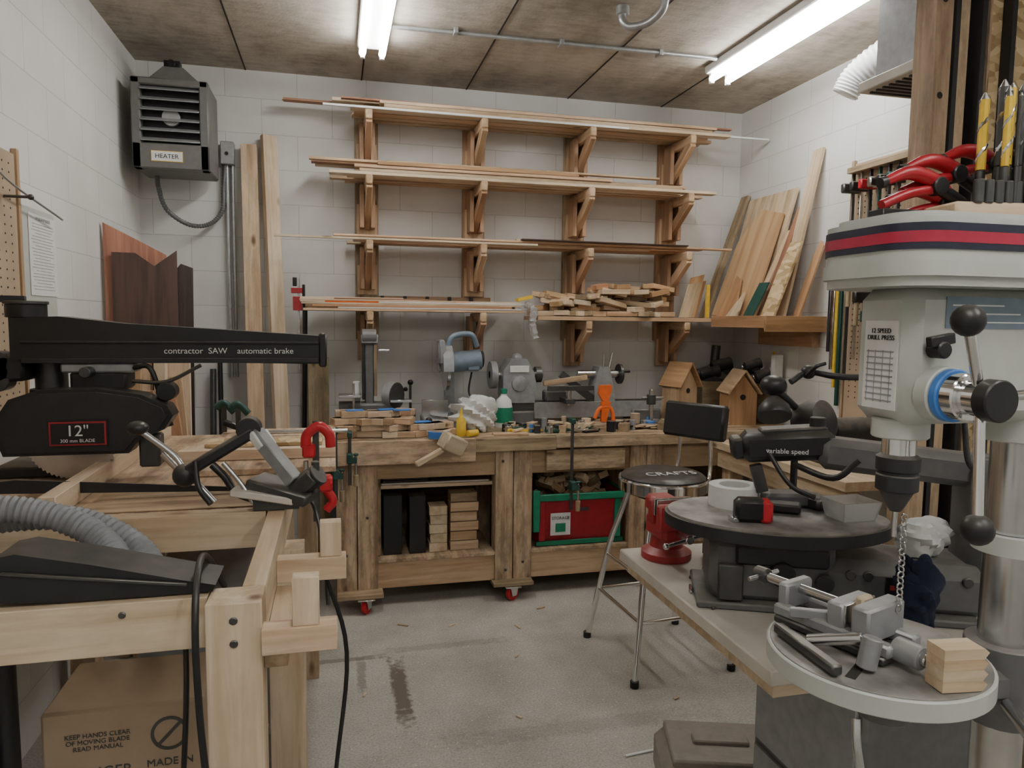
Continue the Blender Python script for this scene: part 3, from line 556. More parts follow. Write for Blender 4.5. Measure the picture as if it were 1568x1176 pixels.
def barclamp(name,x,y,z0,z1,col,dirx=1):
    b=B(name);b.beam((x,y,z0),(x,y,z1),.018,.006,IRON);b.bb(x-.012,x+.012,y-.03,y+.05,z1-.03,z1,col,bev=.004);b.bb(x-.015,x+.015,y-.05,y+.01,z0+.12,z0+.17,col,bev=.004)
    b.cyl((x+dirx*.03,y-.03,z0+.06),(x+dirx*.03,y-.03,z0+.16),.007,STL);b.cyl((x+dirx*.03,y-.03,z0+.0),(x+dirx*.03,y-.03,z0+.06),.013,OLD);b.cyl((x+dirx*.03,y-.03,z0+.16),(x+dirx*.03,y-.03,z0+.17),.014,col);b.bb(x-.01,x+.035*dirx,y-.04,y-.02,z0+.12,z0+.15,col);b.done()
barclamp('f_clamp',1.28,YQ-.07,.50,1.02,DGRN);barclamp('f_clamp',.0,YQ-.08,.62,1.0,DGRN);barclamp('f_clamp',.07,YQ-.09,.7,.98,DGRN)
b=B('floor_scraps')
for x,y,a,L,m in((1.0,2.28,.1,.16,WHP),(.55,3.5,.6,.04,PALE),(.9,3.4,1.9,.05,PALE),(1.05,3.62,.3,.05,FIR),(.1,2.9,1.2,.03,PALE),(.7,2.6,2.2,.03,PALE),(.35,3.55,2.6,.06,OLD),(.8,3.1,.9,.025,PALE),(1.35,2.6,.4,.03,PALE)):
    b.beam((x,y,.004),(x+L*math.cos(a),y+L*math.sin(a),.004),.01,.006,m)
b.done()
# ------------------------------------------------------------ stool
b=B('bar_stool');cx,cy=1.465,3.0
feet=[(1.20,3.24),(1.23,2.73),(1.72,2.78),(1.70,3.29)]
def at(i,z):
    fx,fy=feet[i];k=.30*z/.5 if z<.5 else .30+.28*((z-.5)/.3);return (fx+(cx-fx)*k,fy+(cy-fy)*k,z)
for i,(fx,fy) in enumerate(feet):
    b.tube([at(i,.015),at(i,.25),at(i,.5),at(i,.66),at(i,.79)],.0135,CHR,n=12);b.cyl((fx,fy,.0),(fx,fy,.03),.019,BLK)
for z in(.26,.44):
    for i in range(4):
        if z>.4 and i%2: continue
        b.cyl(at(i,z),at((i+1)%4,z),.0095,CHR,n=10)
b.cyl((cx,cy,.76),(cx,cy,.80),.13,BLK);b.lathe([(.19,0),(.203,.008),(.203,.05),(.193,.058)],(cx,cy,.785),Z,CHR,n=48);b.lathe([(.19,0),(.192,.012),(.18,.022),(.16,.03),(.001,.036)],(cx,cy,.842),Z,BLK,n=48)
b.ring([(.2,0),(.204,.004),(.2,.009),(.187,.009),(.187,0)],(cx,cy,.84),Z,CHR,48)
bn=Vector((.86,.5,0)).normalized();bs=Vector((bn.y,-bn.x,0));pc=Vector((cx,cy,0))+bn*.26
for q in(-.1,.1): b.tube([Vector((cx,cy,.79))+bs*q*.9+bn*.05,Vector((cx,cy,.79))+bs*q+bn*.2,pc+bs*q*.9+V(0,0,.86),pc+bs*q*.8+V(0,0,1.06)],.010,CHR,n=10)
M=Matrix((bs,bn,Z)).transposed()
b.box(pc+V(0,0,1.085),(.33,.055,.17),BLK,rot=M@Matrix.Rotation(RD(-8),3,'X'),bev=.024)
b.text('CRAFTS',(cx+.0,cy-.08,.879),(1,0,0),(0,1,0.05),.07,WHP)
b.done()
# ------------------------------------------------------------ white work table and cabinet
b=B('work_table')
b.bb(.86,1.72,1.24,2.05,.815,.85,TABW,bev=.004);b.bb(.88,1.7,1.26,2.03,.78,.815,PALE)
for x,y in((1.66,1.30),(1.66,1.98)): b.bb(x-.03,x+.03,y-.03,y+.03,0,.78,PALE)
b.bb(1.13,1.55,1.28,1.70,0.0,.78,GREYM,bev=.01);b.bb(1.12,1.13,1.3,1.68,.42,.76,MGREY);b.bb(1.12,1.13,1.3,1.68,.05,.4,MGREY);b.cyl((1.105,1.45,.7),(1.12,1.45,.7),.012,BLK)
b.done()
b=B('bench_vise');cx,cy=.97,1.95
b.lathe([(.075,0),(.075,.02),(.05,.035),(.042,.07)],(cx,cy,.851),Z,REDC);b.bb(cx-.05,cx+.05,cy-.08,cy+.05,.915,.985,REDC,bev=.012)
b.bb(cx-.065,cx+.065,cy-.03,cy+.0,.96,1.035,REDC,bev=.006);b.bb(cx-.065,cx+.065,cy-.085,cy-.055,.95,1.03,REDC,bev=.006)
b.bb(cx-.06,cx+.06,cy-.055,cy-.048,.99,1.04,STL);b.bb(cx-.06,cx+.06,cy-.037,cy-.03,.99,1.04,STL);b.bb(cx-.04,cx+.04,cy+.0,cy+.08,.98,1.03,REDC,bev=.01)
b.cyl((cx,cy-.15,.945),(cx,cy-.08,.945),.013,STL);b.cyl((cx-.07,cy-.14,.93),(cx+.07,cy-.14,.96),.006,STL);b.sph((cx-.07,cy-.14,.93),.01,STL);b.sph((cx+.07,cy-.14,.96),.01,STL)
b.done()
b=B('table_hardware')
for x,y,x2,y2,r,m in((1.0,1.78,1.03,1.72,.012,STL),(.95,1.76,.97,1.70,.006,IRON),(.90,1.66,.92,1.7,.005,STL),(.90,1.55,.92,1.56,.004,IRON),(.89,1.6,.91,1.63,.005,STL)):
    b.cyl((x,y,.851+r),(x2,y2,.851+r),r,m)
b.bb(1.08,1.2,1.86,1.94,.851,.9,BLKD,bev=.01);b.cyl((1.06,1.88,.875),(1.12,1.86,.875),.02,REDC);b.done()
b=B('scroll_saw');c=Vector((1.10,1.60,0));mu=Vector((.915,-.40,0));mv=Vector((.40,.915,0))
def ell(a,bb_,n=56): 
    r=[]
    for i in range(n):
        t=2*math.pi*i/n;x=a*math.cos(t);y=bb_*math.sin(t)
        if x>0: y*=(1-.18*(x/a)**2)
        r.append((x,y))
    return r
b.prism(ell(.28,.19),c+V(0,0,1.035),mu,mv,.03,BLKD);b.prism(ell(.272,.182),c+V(0,0,1.065),mu,mv,.006,DUSTM)
def obox(cx,cy,cz,sx,sy,sz,mat,bev=.01): b.box(c+mu*cx+mv*cy+V(0,0,cz),(sx,sy,sz),mat,rot=Matrix((mu,mv,Z)).transposed(),bev=bev)
obox(-.02,0,.945,.30,.20,.16,GREYM,.02);obox(.27,.0,.92,.42,.2,.13,GREYM,.03);obox(-.1,0,.86,.2,.24,.018,GREYM);obox(.3,0,.86,.3,.26,.018,GREYM)
obox(.0,-.1,.99,.22,.03,.05,BLKD,.008);obox(.30,-.101,.93,.12,.004,.05,BLK,.001);obox(.30,-.1035,.93,.10,.002,.012,REDC,.0005)
for q in(.16,.2,.42): b.cyl(c+mu*q-mv*.098+V(0,0,.955),c+mu*q-mv*.108+V(0,0,.955),.012,IRON)
obox(-.12,-.11,.92,.06,.02,.09,IRON,.004);b.cyl(c+mu*.0-mv*.105+V(0,0,.95),c+mu*.0-mv*.13+V(0,0,.95),.03,BLK);b.cyl(c+mu*.1-mv*.105+V(0,0,.93),c+mu*.1-mv*.115+V(0,0,.93),.022,BLKD)
b.box(c+mu*.50+V(0,0,1.06),(.13,.16,.36),GREYM,rot=Matrix((mu,mv,Z)).transposed(),bev=.03)
b.beam(c+mu*.10+mv*.02+V(0,0,1.235),c+mu*.52+V(0,0,1.20),.09,.08,GREYM,bev=.02)
b.beam(c-mu*.085+mv*.05+V(0,0,1.235),c+mu*.14+mv*.04+V(0,0,1.255),.11,.075,BLK,bev=.016);b.beam(c-mu*.11+mv*.05+V(0,0,1.23),c-mu*.08+mv*.05+V(0,0,1.235),.08,.055,BLKD,bev=.01)
b.beam(c-mu*.04+mv*.04+V(0,0,1.275),c+mu*.12+mv*.04+V(0,0,1.29),.07,.02,BLKD,bev=.008)
b.text('variable speed',c+mu*.02-mv*.012+V(0,0,1.235),mu,Z,.018,WHP)
b.beam(c-mu*.05+mv*.03+V(0,0,1.19),c-mu*.03+mv*.03+V(0,0,1.12),.025,.03,IRON);b.cyl(c-mu*.04+mv*.03+V(0,0,1.07),c-mu*.04+mv*.03+V(0,0,1.15),.003,STL)
b.tube([c+mu*.04+V(0,0,1.2),c+mu*.11-mv*.1+V(0,0,1.19),c+mu*.16-mv*.12+V(0,0,1.24)],.008,BLK);b.cyl(c+mu*.1+mv*.03+V(0,0,1.29),c+mu*.1+mv*.03+V(0,0,1.32),.02,BLK)
b.tube([c-mu*.03+mv*.0+V(0,0,1.24),c+mu*.02-mv*.05+V(0,0,1.16),c+mu*.08-mv*.06+V(0,0,1.13)],.006,BLK)
b.done()
zt=1.0715
b=B('masking_tape_roll');b.ring([(.067,0),(.067,.055),(.04,.055),(.04,0)],(1.04,1.70,zt),Z,WHP,40);b.done()
b=B('tape_measure');b.box((.99,1.545,zt+.03),(.075,.045,.058),BLK,rot=(0,0,-20),bev=.012);b.box((1.025,1.533,zt+.028),(.03,.05,.055),REDP,rot=(0,0,-20),bev=.01);b.bb(.945,.96,1.54,1.57,zt,zt+.012,STL);b.done()
b=B('detail_sander');b.box((1.17,1.66,zt+.022),(.15,.07,.035),GREYM,rot=(0,0,-15),bev=.012);b.box((1.12,1.61,zt+.014),(.1,.05,.022),BLKD,rot=(0,0,-35),bev=.006);b.box((1.235,1.62,zt+.02),(.06,.07,.03),IRON,rot=(0,0,10),bev=.01);b.done()
b=B('plastic_box');tray(b,1.20,1.31,1.47,1.56,zt,zt+.05,.003,CLR,.01);b.done()
blob('plastic_wrap',(1.42,1.45,1.037),.05,(1.3,.9,1),WHP,.5,9)
blob('denim_cloth',(1.275,1.31,.94),.065,(.8,.6,1.4),NAVY,.6,5,40)
b=B('task_lamp')
p=Vector((1.38,1.93,0))
b.cyl(p+V(0,0,.851),p+V(0,0,.87),.07,BLK);b.tube([p+V(0,0,.86),p+V(.02,.02,1.1),p+V(.0,.0,1.25)],.011,BLK)
b.lathe([(.03,0),(.06,.02),(.07,.06),(.062,.1),(.03,.12)],p+V(.03,.03,1.24),(.3,-.8,.25),BLKD,n=32);b.sph(p+V(-.08,0,1.37),.04,BLK,(1,1,.8));b.tube([p+V(0,0,1.3),p+V(-.05,.0,1.34),p+V(-.08,0,1.35)],.012,BLK)
b.lathe([(.02,0),(.045,.03),(.05,.06),(.048,.065)],p+V(-.08,0,1.33),(-.2,-.5,-.8),BLK,n=28)
b.tube([p+V(-.02,0,1.38),p+V(.04,0,1.41),p+V(.1,-.05,1.40),p+V(.22,-.05,1.395)],.01,BLK);b.sph(p+V(.04,0,1.41),.022,BLK);b.tube([p+V(.02,-.02,1.4),p+V(.03,-.05,1.43),p+V(.06,-.05,1.44)],.006,BLK)
b.done()
# ------------------------------------------------------------ drill press
b=B('drill_press')
ax,ay=.83,.905;kx,ky=1.055,.905;zT=1.055
tc=Vector((.815,.912,0))
b.cyl((kx,ky,.04),(kx,ky,1.62),.037,STL,n=40);b.bb(kx-.25,kx+.1,ky-.14,ky+.14,0,.05,GREYM,bev=.01);b.cyl((kx,ky,.05),(kx,ky,.1),.06,GREYM)
b.ring([(.055,0),(.055,.03),(.04,.03),(.04,0)],(kx,ky,1.2),Z,WHT)
b.cyl(tc+V(0,0,zT-.03),tc+V(0,0,zT),.160,WHT,n=64);b.cyl(tc+V(0,0,zT-.001),tc+V(0,0,zT+.002),.155,DUSTM,n=64)
b.beam((ax,ay,zT-.05),(kx,ky,zT-.065),.09,.05,GREYM,bev=.01);b.cyl((kx,ky,.92),(kx,ky,zT-.005),.056,GREYM);b.cyl((ax,ay,.95),(ax,ay,zT-.03),.04,GREYM)
b.cyl((kx-.04,ky-.05,.97),(kx-.08,ky-.14,.96),.012,STL);b.sph((kx-.08,ky-.14,.96),.018,BLK)
for a in(35,125,215,305):
    d=V(math.cos(RD(a)),math.sin(RD(a)),0);b.beam(tc+V(0,0,zT+.0022)+d*.05,tc+V(0,0,zT+.0022)+d*.13,.014,.0012,CONCR,bev=0)
b.tube([(.69,.80,1.02),(.685,.79,.99),(.69,.785,.95)],.006,STL)
b.bb(.785,1.13,.845,.965,1.415,1.615,WHT,bev=.02);b.cyl((kx,ky,1.38),(kx,ky,1.62),.06,WHT,n=32)
b.bb(.7835,.7855,.868,.934,1.435,1.565,PAPER,bev=0)
for i in range(9): b.bb(.7828,.7836,.875,.928,1.447+i*.009,1.449+i*.009,INK,bev=0)
for i in range(4): b.bb(.7828,.7836,.880+i*.015,.881+i*.015,1.445,1.522,INK,bev=0)
b.text('12 SPEED\nDRILL PRESS',(.7832,.901,1.545),(0,-1,0),(0,0,1),.010,BLK)
b.bb(.84,1.02,.8435,.8455,1.555,1.60,BLUG,bev=0)
for i in range(3): b.bb(.85,1.0-.03*i,.8428,.8436,1.563+i*.012,1.565+i*.012,WHP,bev=0)
def capsule(x0,x1,y0,y1,r,n=8):
    o=[]
    for (qx,qy,a0) in((x1-r,y0+r,-90),(x1-r,y1-r,0),(x0+r,y1-r,90),(x0+r,y0+r,180)):
        for i in range(n+1):
            a=RD(a0+90*i/n);o.append((qx+r*math.cos(a),qy+r*math.sin(a)))
    return o
def cap(x0,x1,y0,y1,r,z0,z1,m): b.prism(capsule(x0,x1,y0,y1,r),(0,0,z0),(1,0,0),(0,1,0),z1-z0,m)
X0,X1,Y0,Y1=.725,1.33,.79,1.005
cap(X0+.006,X1-.006,Y0+.006,Y1-.006,.06,1.612,1.625,WHT);cap(X0,X1,Y0,Y1,.065,1.625,1.645,WHT);cap(X0+.004,X1-.004,Y0+.004,Y1-.004,.06,1.645,1.66,WHT)
cap(X0+.002,X1-.002,Y0+.002,Y1-.002,.062,1.66,1.669,NVY);cap(X0+.0015,X1-.0015,Y0+.0015,Y1-.0015,.062,1.669,1.684,MAR);cap(X0+.002,X1-.002,Y0+.002,Y1-.002,.062,1.684,1.695,NVY);cap(X0+.004,X1-.004,Y0+.004,Y1-.004,.06,1.695,1.703,WHT);cap(X0+.018,X1-.018,Y0+.018,Y1-.018,.05,1.703,1.712,WHT)
w_=V(0,0,.014)
b.cyl((ax,ay,1.39),(ax,ay,1.42),.04,WHT);b.cyl(V(ax,ay,1.36),(ax,ay,1.42),.024,CHR);b.cyl(V(ax,ay,1.345)+w_,V(ax,ay,1.362)+w_,.016,STL);b.lathe([(.02,0),(.03,.006),(.03,.028),(.028,.03),(.028,.034),(.031,.036),(.031,.056),(.022,.062)],V(ax,ay,1.29)+w_,Z,BLKD,n=32)
b.lathe([(.008,0),(.013,.008),(.024,.03),(.026,.032)],V(ax,ay,1.262)+w_,Z,IRON,n=24);b.cyl((ax,ay,1.235),(ax,ay,1.28),.004,STL)
for i in range(17): b.ring([(.0045,-.001),(.006,-.001),(.006,.001),(.0045,.001)],(ax+.008,ay-.01,1.268-i*.009),(1,0,0) if i%2 else (0,1,0),STL,10)
hx,hz=.835,1.462
b.cyl((hx,.85,hz),(hx,.825,hz),.040,WHT,n=32);b.cyl((hx,.825,hz),(hx,.812,hz),.037,BLUE,n=32);b.cyl((hx,.812,hz),(hx,.79,hz),.033,CHR,n=32);b.cyl((hx,.79,hz),(hx,.765,hz),.024,CHR,n=32);b.cyl((hx,.765,hz),(hx,.742,hz),.028,BLK,n=32)
for a,L in((112,.10),(-94,.16),(5,.16)):
    d=V(math.cos(RD(a)),-.12,math.sin(RD(a)));s0=Vector((hx,.775,hz));b.cyl(s0,s0+d*L,.007,CHR);b.sph(s0+d*(L+.012),.021,BLK)
b.cyl((.82,.845,1.525),(.82,.82,1.525),.012,BLK);b.beam((.80,.83,1.535),(.84,.83,1.542),.012,.015,BLK);b.tube([(.87,.83,1.42),(.86,.81,1.37),(.875,.80,1.35)],.004,BLK)
b.cyl((1.30,.905,1.42),(1.30,.905,1.61),.075,GREYM,n=32);b.bb(1.1,1.29,.88,.93,1.5,1.55,GREYM)
b.done()
b=B('drill_vise');a_=V(.33,-.944,0);s_=V(.944,.33,0);o=Vector((.79,.955,zT-1.033));MM=Matrix((s_,a_,Z)).transposed()
def vb(s0,a0,z,ss,sa,sz,m,bev=.004): b.box(o+s_*s0+a_*a0+V(0,0,z),(ss,sa,sz),m,rot=MM,bev=bev)
vb(0,0,1.044,.10,.19,.012,IRON);vb(-.035,.0,1.058,.022,.2,.02,MGREY);vb(.035,.0,1.058,.022,.2,.02,MGREY)
vb(0,.055,1.085,.1,.03,.055,MGREY);vb(0,.01,1.08,.085,.03,.05,MGREY);vb(0,-.09,1.08,.07,.02,.045,MGREY);vb(0,.032,1.09,.03,.015,.05,PALE);vb(.0,.025,1.09,.08,.004,.03,STL)
q=V(0,0,1.09)
b.cyl(o+a_*-.16+q,o+a_*.0+q,.008,STL);b.cyl(o+a_*-.155+s_*-.04+q,o+a_*-.155+s_*.04+q,.004,STL);b.cyl(o+a_*-.17+q,o+a_*-.145+q,.014,IRON)
e=V(.015,0,zT-1.033)
b.beam(V(.68,.99,1.046)+e,V(.675,.84,1.046)+e,.018,.016,IRON,bev=.003);b.cyl(V(.69,.93,1.05)+e,V(.74,.87,1.075)+e,.009,STL);b.cyl(V(.73,.85,1.04)+e,V(.74,.85,1.085)+e,.014,MGREY);b.cyl(V(.79,.86,1.06)+e,V(.80,.82,1.06)+e,.018,MGREY);b.cyl(V(.80,.835,1.06)+e,V(.80,.81,1.06)+e,.01,STL)
b.beam(V(.7,.99,1.07)+e,V(.79,.93,1.075)+e,.012,.015,MGREY)
b.done()
b=B('laminated_wood_block')
for i in range(4): b.prism([(0,0),(.06,0),(.067,.009),(.06,.015),(0,.015)],(.805,.805,zT+.0035+i*.0152),(1,-.12,0),(0,0,1),.035,PALE if i%2 else PINE)
b.done()
b=B('drill_bit_rack');z=1.713
b.box((1.07,.93,z+.017),(.32,.10,.03),PALE,rot=(0,0,-8),bev=.004)
for i in range(34):
    x=.985+.22*random.random();y=.885+.07*random.random();h=random.uniform(.08,.19);r=random.uniform(.003,.008);z2=z+.032
    b.cyl((x,y,z2),(x,y,z2+h*.35),r,IRON,n=10)
    b.tube([(x,y,z2+h*.35),(x,y,z2+h)],r,IRON if i%3 else (STL if i%2 else YEL),n=8,smooth=1)
    P=[(x+math.cos(k*1.1)*r*.7,y+math.sin(k*1.1)*r*.7,z2+h*.35+h*.65*k/14) for k in range(15)];b.tube(P,r*.5,IRON if i%2 else STL,n=6,smooth=1)
    b.lathe([(r,0),(r*.2,r*1.6)],(x,y,z2+h),Z,STL,n=8)
for i in range(5): b.cyl((.94+i*.018,.90,z+.03),(.94+i*.018,.90,z+.065),.008,IRON,n=10)
b.done()
b=B('red_spring_clamps')
for i,(x,y,z) in enumerate([(.91,.97,1.775),(.96,.985,1.80),(1.03,.985,1.82),(.94,.985,1.752)]):
    b.tube([(x-.08,y-.0,z+.005),(x-.03,y,z+.022),(x+.02,y,z+.01),(x+.05,y,z-.01)],.010,REDK,n=10,rf=lambda i,n:.006+.006*math.sin(math.pi*i/n))
    b.tube([(x-.08,y+.0,z-.03),(x-.03,y,z-.01),(x+.02,y,z-.0)],.008,REDK,n=10);b.cyl((x+.02,y-.014,z+.003),(x+.02,y+.014,z+.003),.014,BLK)
    b.tube([(x+.03,y,z+.0),(x+.07,y,z-.02)],.010,BLK,smooth=1);b.tube([(x-.085,y,z+.003),(x-.075,y,z+.006)],.009,BLK,smooth=1)
b.bb(.83,1.1,.965,.998,1.713,1.74,BLK);b.done()
# ------------------------------------------------------------ right side
b=B('lumber_storage_partition');y=2.0
for x0,x1,m,dy in((1.88,1.945,OLD,0),(1.975,1.995,BLK,.02),(2.0,2.04,OLD,.03),(2.06,2.08,BLK,.0),(2.09,2.10,OLD,0)): b.bb(x0,x1,y+dy,y+dy+.09,0,2.995,m,rnd=.9)
for z in (2.0,2.3,2.6,2.85): b.cyl((1.91,y-.001,z),(1.91,y+.01,z),.012,CONCR)
b.bb(2.1,2.75,y+.04,y+.055,0,2.995,OSB);b.bb(2.18,2.20,y,y+.04,0,2.995,BLK);b.bb(2.3,2.32,y,y+.04,0,2.99,IRON);b.bb(2.45,2.5,y,y+.04,0,2.99,OLD)
b.done()
b=B('air_filtration_unit')
b.bb(2.13,2.74,2.16,2.57,2.53,2.995,MGREY,bev=.01)
b.bb(2.07,2.74,2.14,2.59,2.49,2.53,TABW,bev=.004)
for i in range(12): b.bb(2.10,2.72,2.17+i*.034,2.18+i*.034,2.482,2.492,IRON,bev=.0005)
b.done()
b=B('flexible_duct')
b.tube([(2.58,2.59,2.80),(2.53,2.75,2.82),(2.46,2.9,2.80),(2.39,3.0,2.72),(2.36,3.04,2.64)],.065,WHP,n=20,smooth=12,rf=lambda i,n:.065 if i%2 else .058);b.done()
b=B('clamp_pegboard')
b.bb(XR-.013,XR-.001,2.75,3.42,1.0,2.42,CARD);b.bb(XR-.02,XR-.001,3.42,3.44,1.0,2.44,OLD);b.bb(XR-.08,XR-.013,2.8,3.4,2.36,2.39,OLD)
for i in range(12):
    for j in range(40): b.box((XR-.0135,3.38-i*.05,2.33-j*.03),(.001,.007,.007),CONCR,bev=0)
cols=[IRON,BLKD,REDK,STL,BLKD,DGRN,IRON,REDK,BLKD]
for i in range(9):
    y=3.38-i*.065;b.beam((XR-.05,y,2.36),(XR-.05,y,1.25+.12*(i%3)),.02,.008,[IRON,STL,BLKD,DGRN,IRON,IRON,STL,IRON,BLKD][i]);b.box((XR-.07,y,2.28),(.1,.03,.05),cols[i],bev=.006);b.box((XR-.07,y,1.9-.1*(i%4)),(.1,.03,.06),cols[(i+2)%9],bev=.006);b.cyl((XR-.10,y,1.75-.1*(i%4)),(XR-.10,y,1.9-.1*(i%4)),.012,OLD)
for i,m in enumerate([DGRN,YEL,STL,IRON]): b.bb(XR-.03,XR-.014,3.455+i*.03,3.475+i*.03,1.1+.1*i,1.75,m)
b.done()
b=B('side_bench');b.bb(2.0,2.74,2.45,3.5,.88,.92,PALE);b.bb(2.02,2.06,2.47,3.48,.78,.88,PINE)
for x in(2.05,2.65):
    for y in(2.52,3.4): b.bb(x,x+.08,y,y+.08,0,.88,PINE)
b.done()
b=B('bench_grinder');b.bb(2.15,2.5,2.7,2.95,.921,.96,GREYM,bev=.01);b.cyl((2.2,2.82,1.06),(2.45,2.82,1.06),.07,BLKD,n=28);b.cyl((2.1,2.82,1.06),(2.13,2.82,1.06),.09,IRON,n=32);b.cyl((2.52,2.82,1.06),(2.55,2.82,1.06),.09,IRON,n=32);b.cyl((2.08,2.82,1.06),(2.57,2.82,1.06),.012,STL);b.bb(2.26,2.4,2.76,2.88,.95,1.02,GREYM);b.done()
b=B('plastic_tool_case')
b.box((1.22,2.02,.085),(.40,.30,.165),TAN,rot=(0,0,-18),bev=.04);b.box((1.22,2.02,.17),(.34,.24,.03),TAN,rot=(0,0,-18),bev=.014);b.box((1.22,2.02,.188),(.18,.05,.02),TAN,rot=(0,0,-18),bev=.008);b.box((1.17,1.87,.10),(.05,.02,.05),BLK,rot=(0,0,-18),bev=.004)
b.done()
# ------------------------------------------------------------ radial arm saw stand (2x4 frame)
b=B('saw_stand')
zt=1.08
b.bb(-1.04,-.217,1.285,1.325,.99,zt,PALE,rnd=.5);b.bb(-.215,-.125,1.245,1.325,0,zt,PALE,rnd=.6);b.bb(-.165,-.125,1.327,3.2,.99,zt,PALE,rnd=.6)
b.bb(-.165,-.08,1.80,1.89,0,.99,PALE,rnd=.4);b.bb(-1.04,-.17,1.84,1.88,.99,zt,PALE,rnd=.4)
b.bb(-1.04,-1.0,1.33,3.2,.99,zt,PINE);b.bb(-1.04,-.95,1.335,1.40,0,.99,PINE);b.bb(-1.04,-.95,3.1,3.2,0,.99,PINE);b.bb(-.16,-.08,3.1,3.2,0,.99,PINE)
b.bb(-.125,.0,1.23,1.27,.99,1.035,PALE,rnd=.9);b.bb(-.075,-.03,1.235,1.265,1.035,1.12,PALE,rnd=.8);b.bb(-.125,.02,1.56,1.60,.995,1.045,PALE,rnd=.7);b.bb(-.035,.01,1.565,1.60,1.045,1.12,PALE,rnd=.6)
b.bb(-.125,-.085,1.27,1.56,.95,.99,PINE)
b.bb(-1.0,-.13,1.9,3.2,1.045,1.065,WORN,rnd=.8);b.bb(-.70,-.66,1.92,3.2,1.066,1.12,PALE,rnd=.6)
b.bb(-.45,-.0,2.35,3.2,1.066,1.085,WORN,rnd=.9);b.bb(-.5,-.0,2.5,2.54,1.086,1.12,PALE,rnd=.9);b.bb(-.46,-.05,2.75,2.88,1.086,1.10,OSB)
b.bb(-.62,-.2,1.95,2.2,1.066,1.07,OLD,rnd=.8)
for x,z in((-.17,1.05),(-.17,1.01),(-.17,.6)): b.cyl((x,1.242,z),(x,1.25,z),.007,IRON,n=10)
for x in(-.75,-.35): b.cyl((x,1.282,1.06),(x,1.29,1.06),.006,IRON,n=10)
b.done()
b=B('long_saw_blade');b.prism([(0,0),(.62,-.02),(.62,-.01),(.05,.035),(0,.03)],(-.86,2.1,1.095),(1,0,0),(0,0,1),.006,BLKD);b.done()
b=B('radial_arm_saw');y=2.5
b.bb(-1.0,-.71,2.42,2.68,1.067,1.10,BLKD,bev=.006);b.cyl((-.86,2.52,1.10),(-.86,2.52,1.42),.045,IRON,n=28);b.cyl((-.86,2.52,1.28),(-.86,2.52,1.33),.06,BLKD,n=28)
b.prism([(-.93,1.425),(-.04,1.41),(-.035,1.50),(-.1,1.505),(-.62,1.535),(-.80,1.555),(-.93,1.55)],(0,2.50,0),(1,0,0),(0,0,1),.09,BLK)
b.bb(-.05,-.025,2.405,2.505,1.40,1.51,BLK,bev=.006)
b.bb(-.90,-.05,2.402,2.409,1.415,1.43,BLKD);b.bb(-.90,-.05,2.402,2.409,1.475,1.482,BLKD)
b.text('contractor  SAW    automatic brake',(-.32,2.4092,1.452),(1,0,0),(0,0,1),.026,WHP)
b.cyl((-.9,2.46,1.55),(-.9,2.46,1.59),.055,BLK);b.cyl((-.9,2.46,1.59),(-.9,2.46,1.60),.06,IRON);b.beam((-.9,2.46,1.605),(-1.0,2.44,1.605),.03,.02,BLK);b.cyl((-1.0,2.44,1.60),(-1.0,2.44,1.65),.025,BLK)
for z in(1.36,1.39,1.42): b.cyl((-.97,2.42,z),(-.97,2.48,z),.03,IRON)
b.tube([(-1.0,2.4,1.45),(-1.02,2.38,1.35),(-.98,2.38,1.25)],.012,BLK);b.bb(-1.0,-.9,2.42,2.6,1.36,1.44,BLKD,bev=.01)
b.bb(-.80,-.60,2.41,2.52,1.385,1.415,MGREY,bev=.006);b.bb(-.78,-.62,2.42,2.52,1.33,1.39,BLKD,bev=.01);b.cyl((-.72,2.36,1.39),(-.72,2.42,1.39),.016,IRON);b.tube([(-.60,2.42,1.40),(-.55,2.40,1.40),(-.52,2.40,1.30),(-.495,2.40,1.22)],.008,BLK);b.tube([(-.60,2.40,1.36),(-.5,2.38,1.36),(-.40,2.37,1.41)],.006,IRON);b.cyl((-.50,2.36,1.33),(-.50,2.42,1.33),.028,BLK)
G=[(-.93,1.15),(-.95,1.21),(-.945,1.26),(-.91,1.315),(-.84,1.34),(-.68,1.345),(-.56,1.325),(-.49,1.29),(-.475,1.26),(-.50,1.22),(-.57,1.19),(-.60,1.15)]
b.prism(G,(0,2.42,0),(1,0,0),(0,0,1),.09,BLK);b.prism([((x+.72)*.93-.72,(z-1.25)*.9+1.25) for x,z in G],(0,2.33,0),(1,0,0),(0,0,1),.008,BLKD)
b.cyl((-.74,2.42,1.22),(-.74,2.60,1.22),.075,BLKD,n=32)
b.bb(-.81,-.65,2.318,2.322,1.175,1.255,BLK,bev=0);b.bb(-.805,-.655,2.316,2.3185,1.18,1.25,REDC,bev=0);b.bb(-.80,-.66,2.314,2.3165,1.185,1.245,BLK,bev=0);b.text('12"',(-.73,2.3135,1.222),(1,0,0),(0,0,1),.046,WHP);b.text('300 mm BLADE',(-.73,2.3135,1.194),(1,0,0),(0,0,1),.014,WHP)
nT=60;pts=[]
for i in range(nT):
    a=2*math.pi*i/nT;pts.append((.124*math.cos(a),.124*math.sin(a)));a+=.07;pts.append((.130*math.cos(a),.130*math.sin(a)))
b.prism(pts,(-.76,2.362,1.202),(1,0,0),(0,0,1),.003,STL)
b.bb(-.58,-.52,2.36,2.42,1.1,1.2,IRON,bev=.006)
b.cyl((-.5,2.3,1.15),(-.44,2.25,1.10),.01,STL);b.done()
b=B('mitre_clamp_fixture')
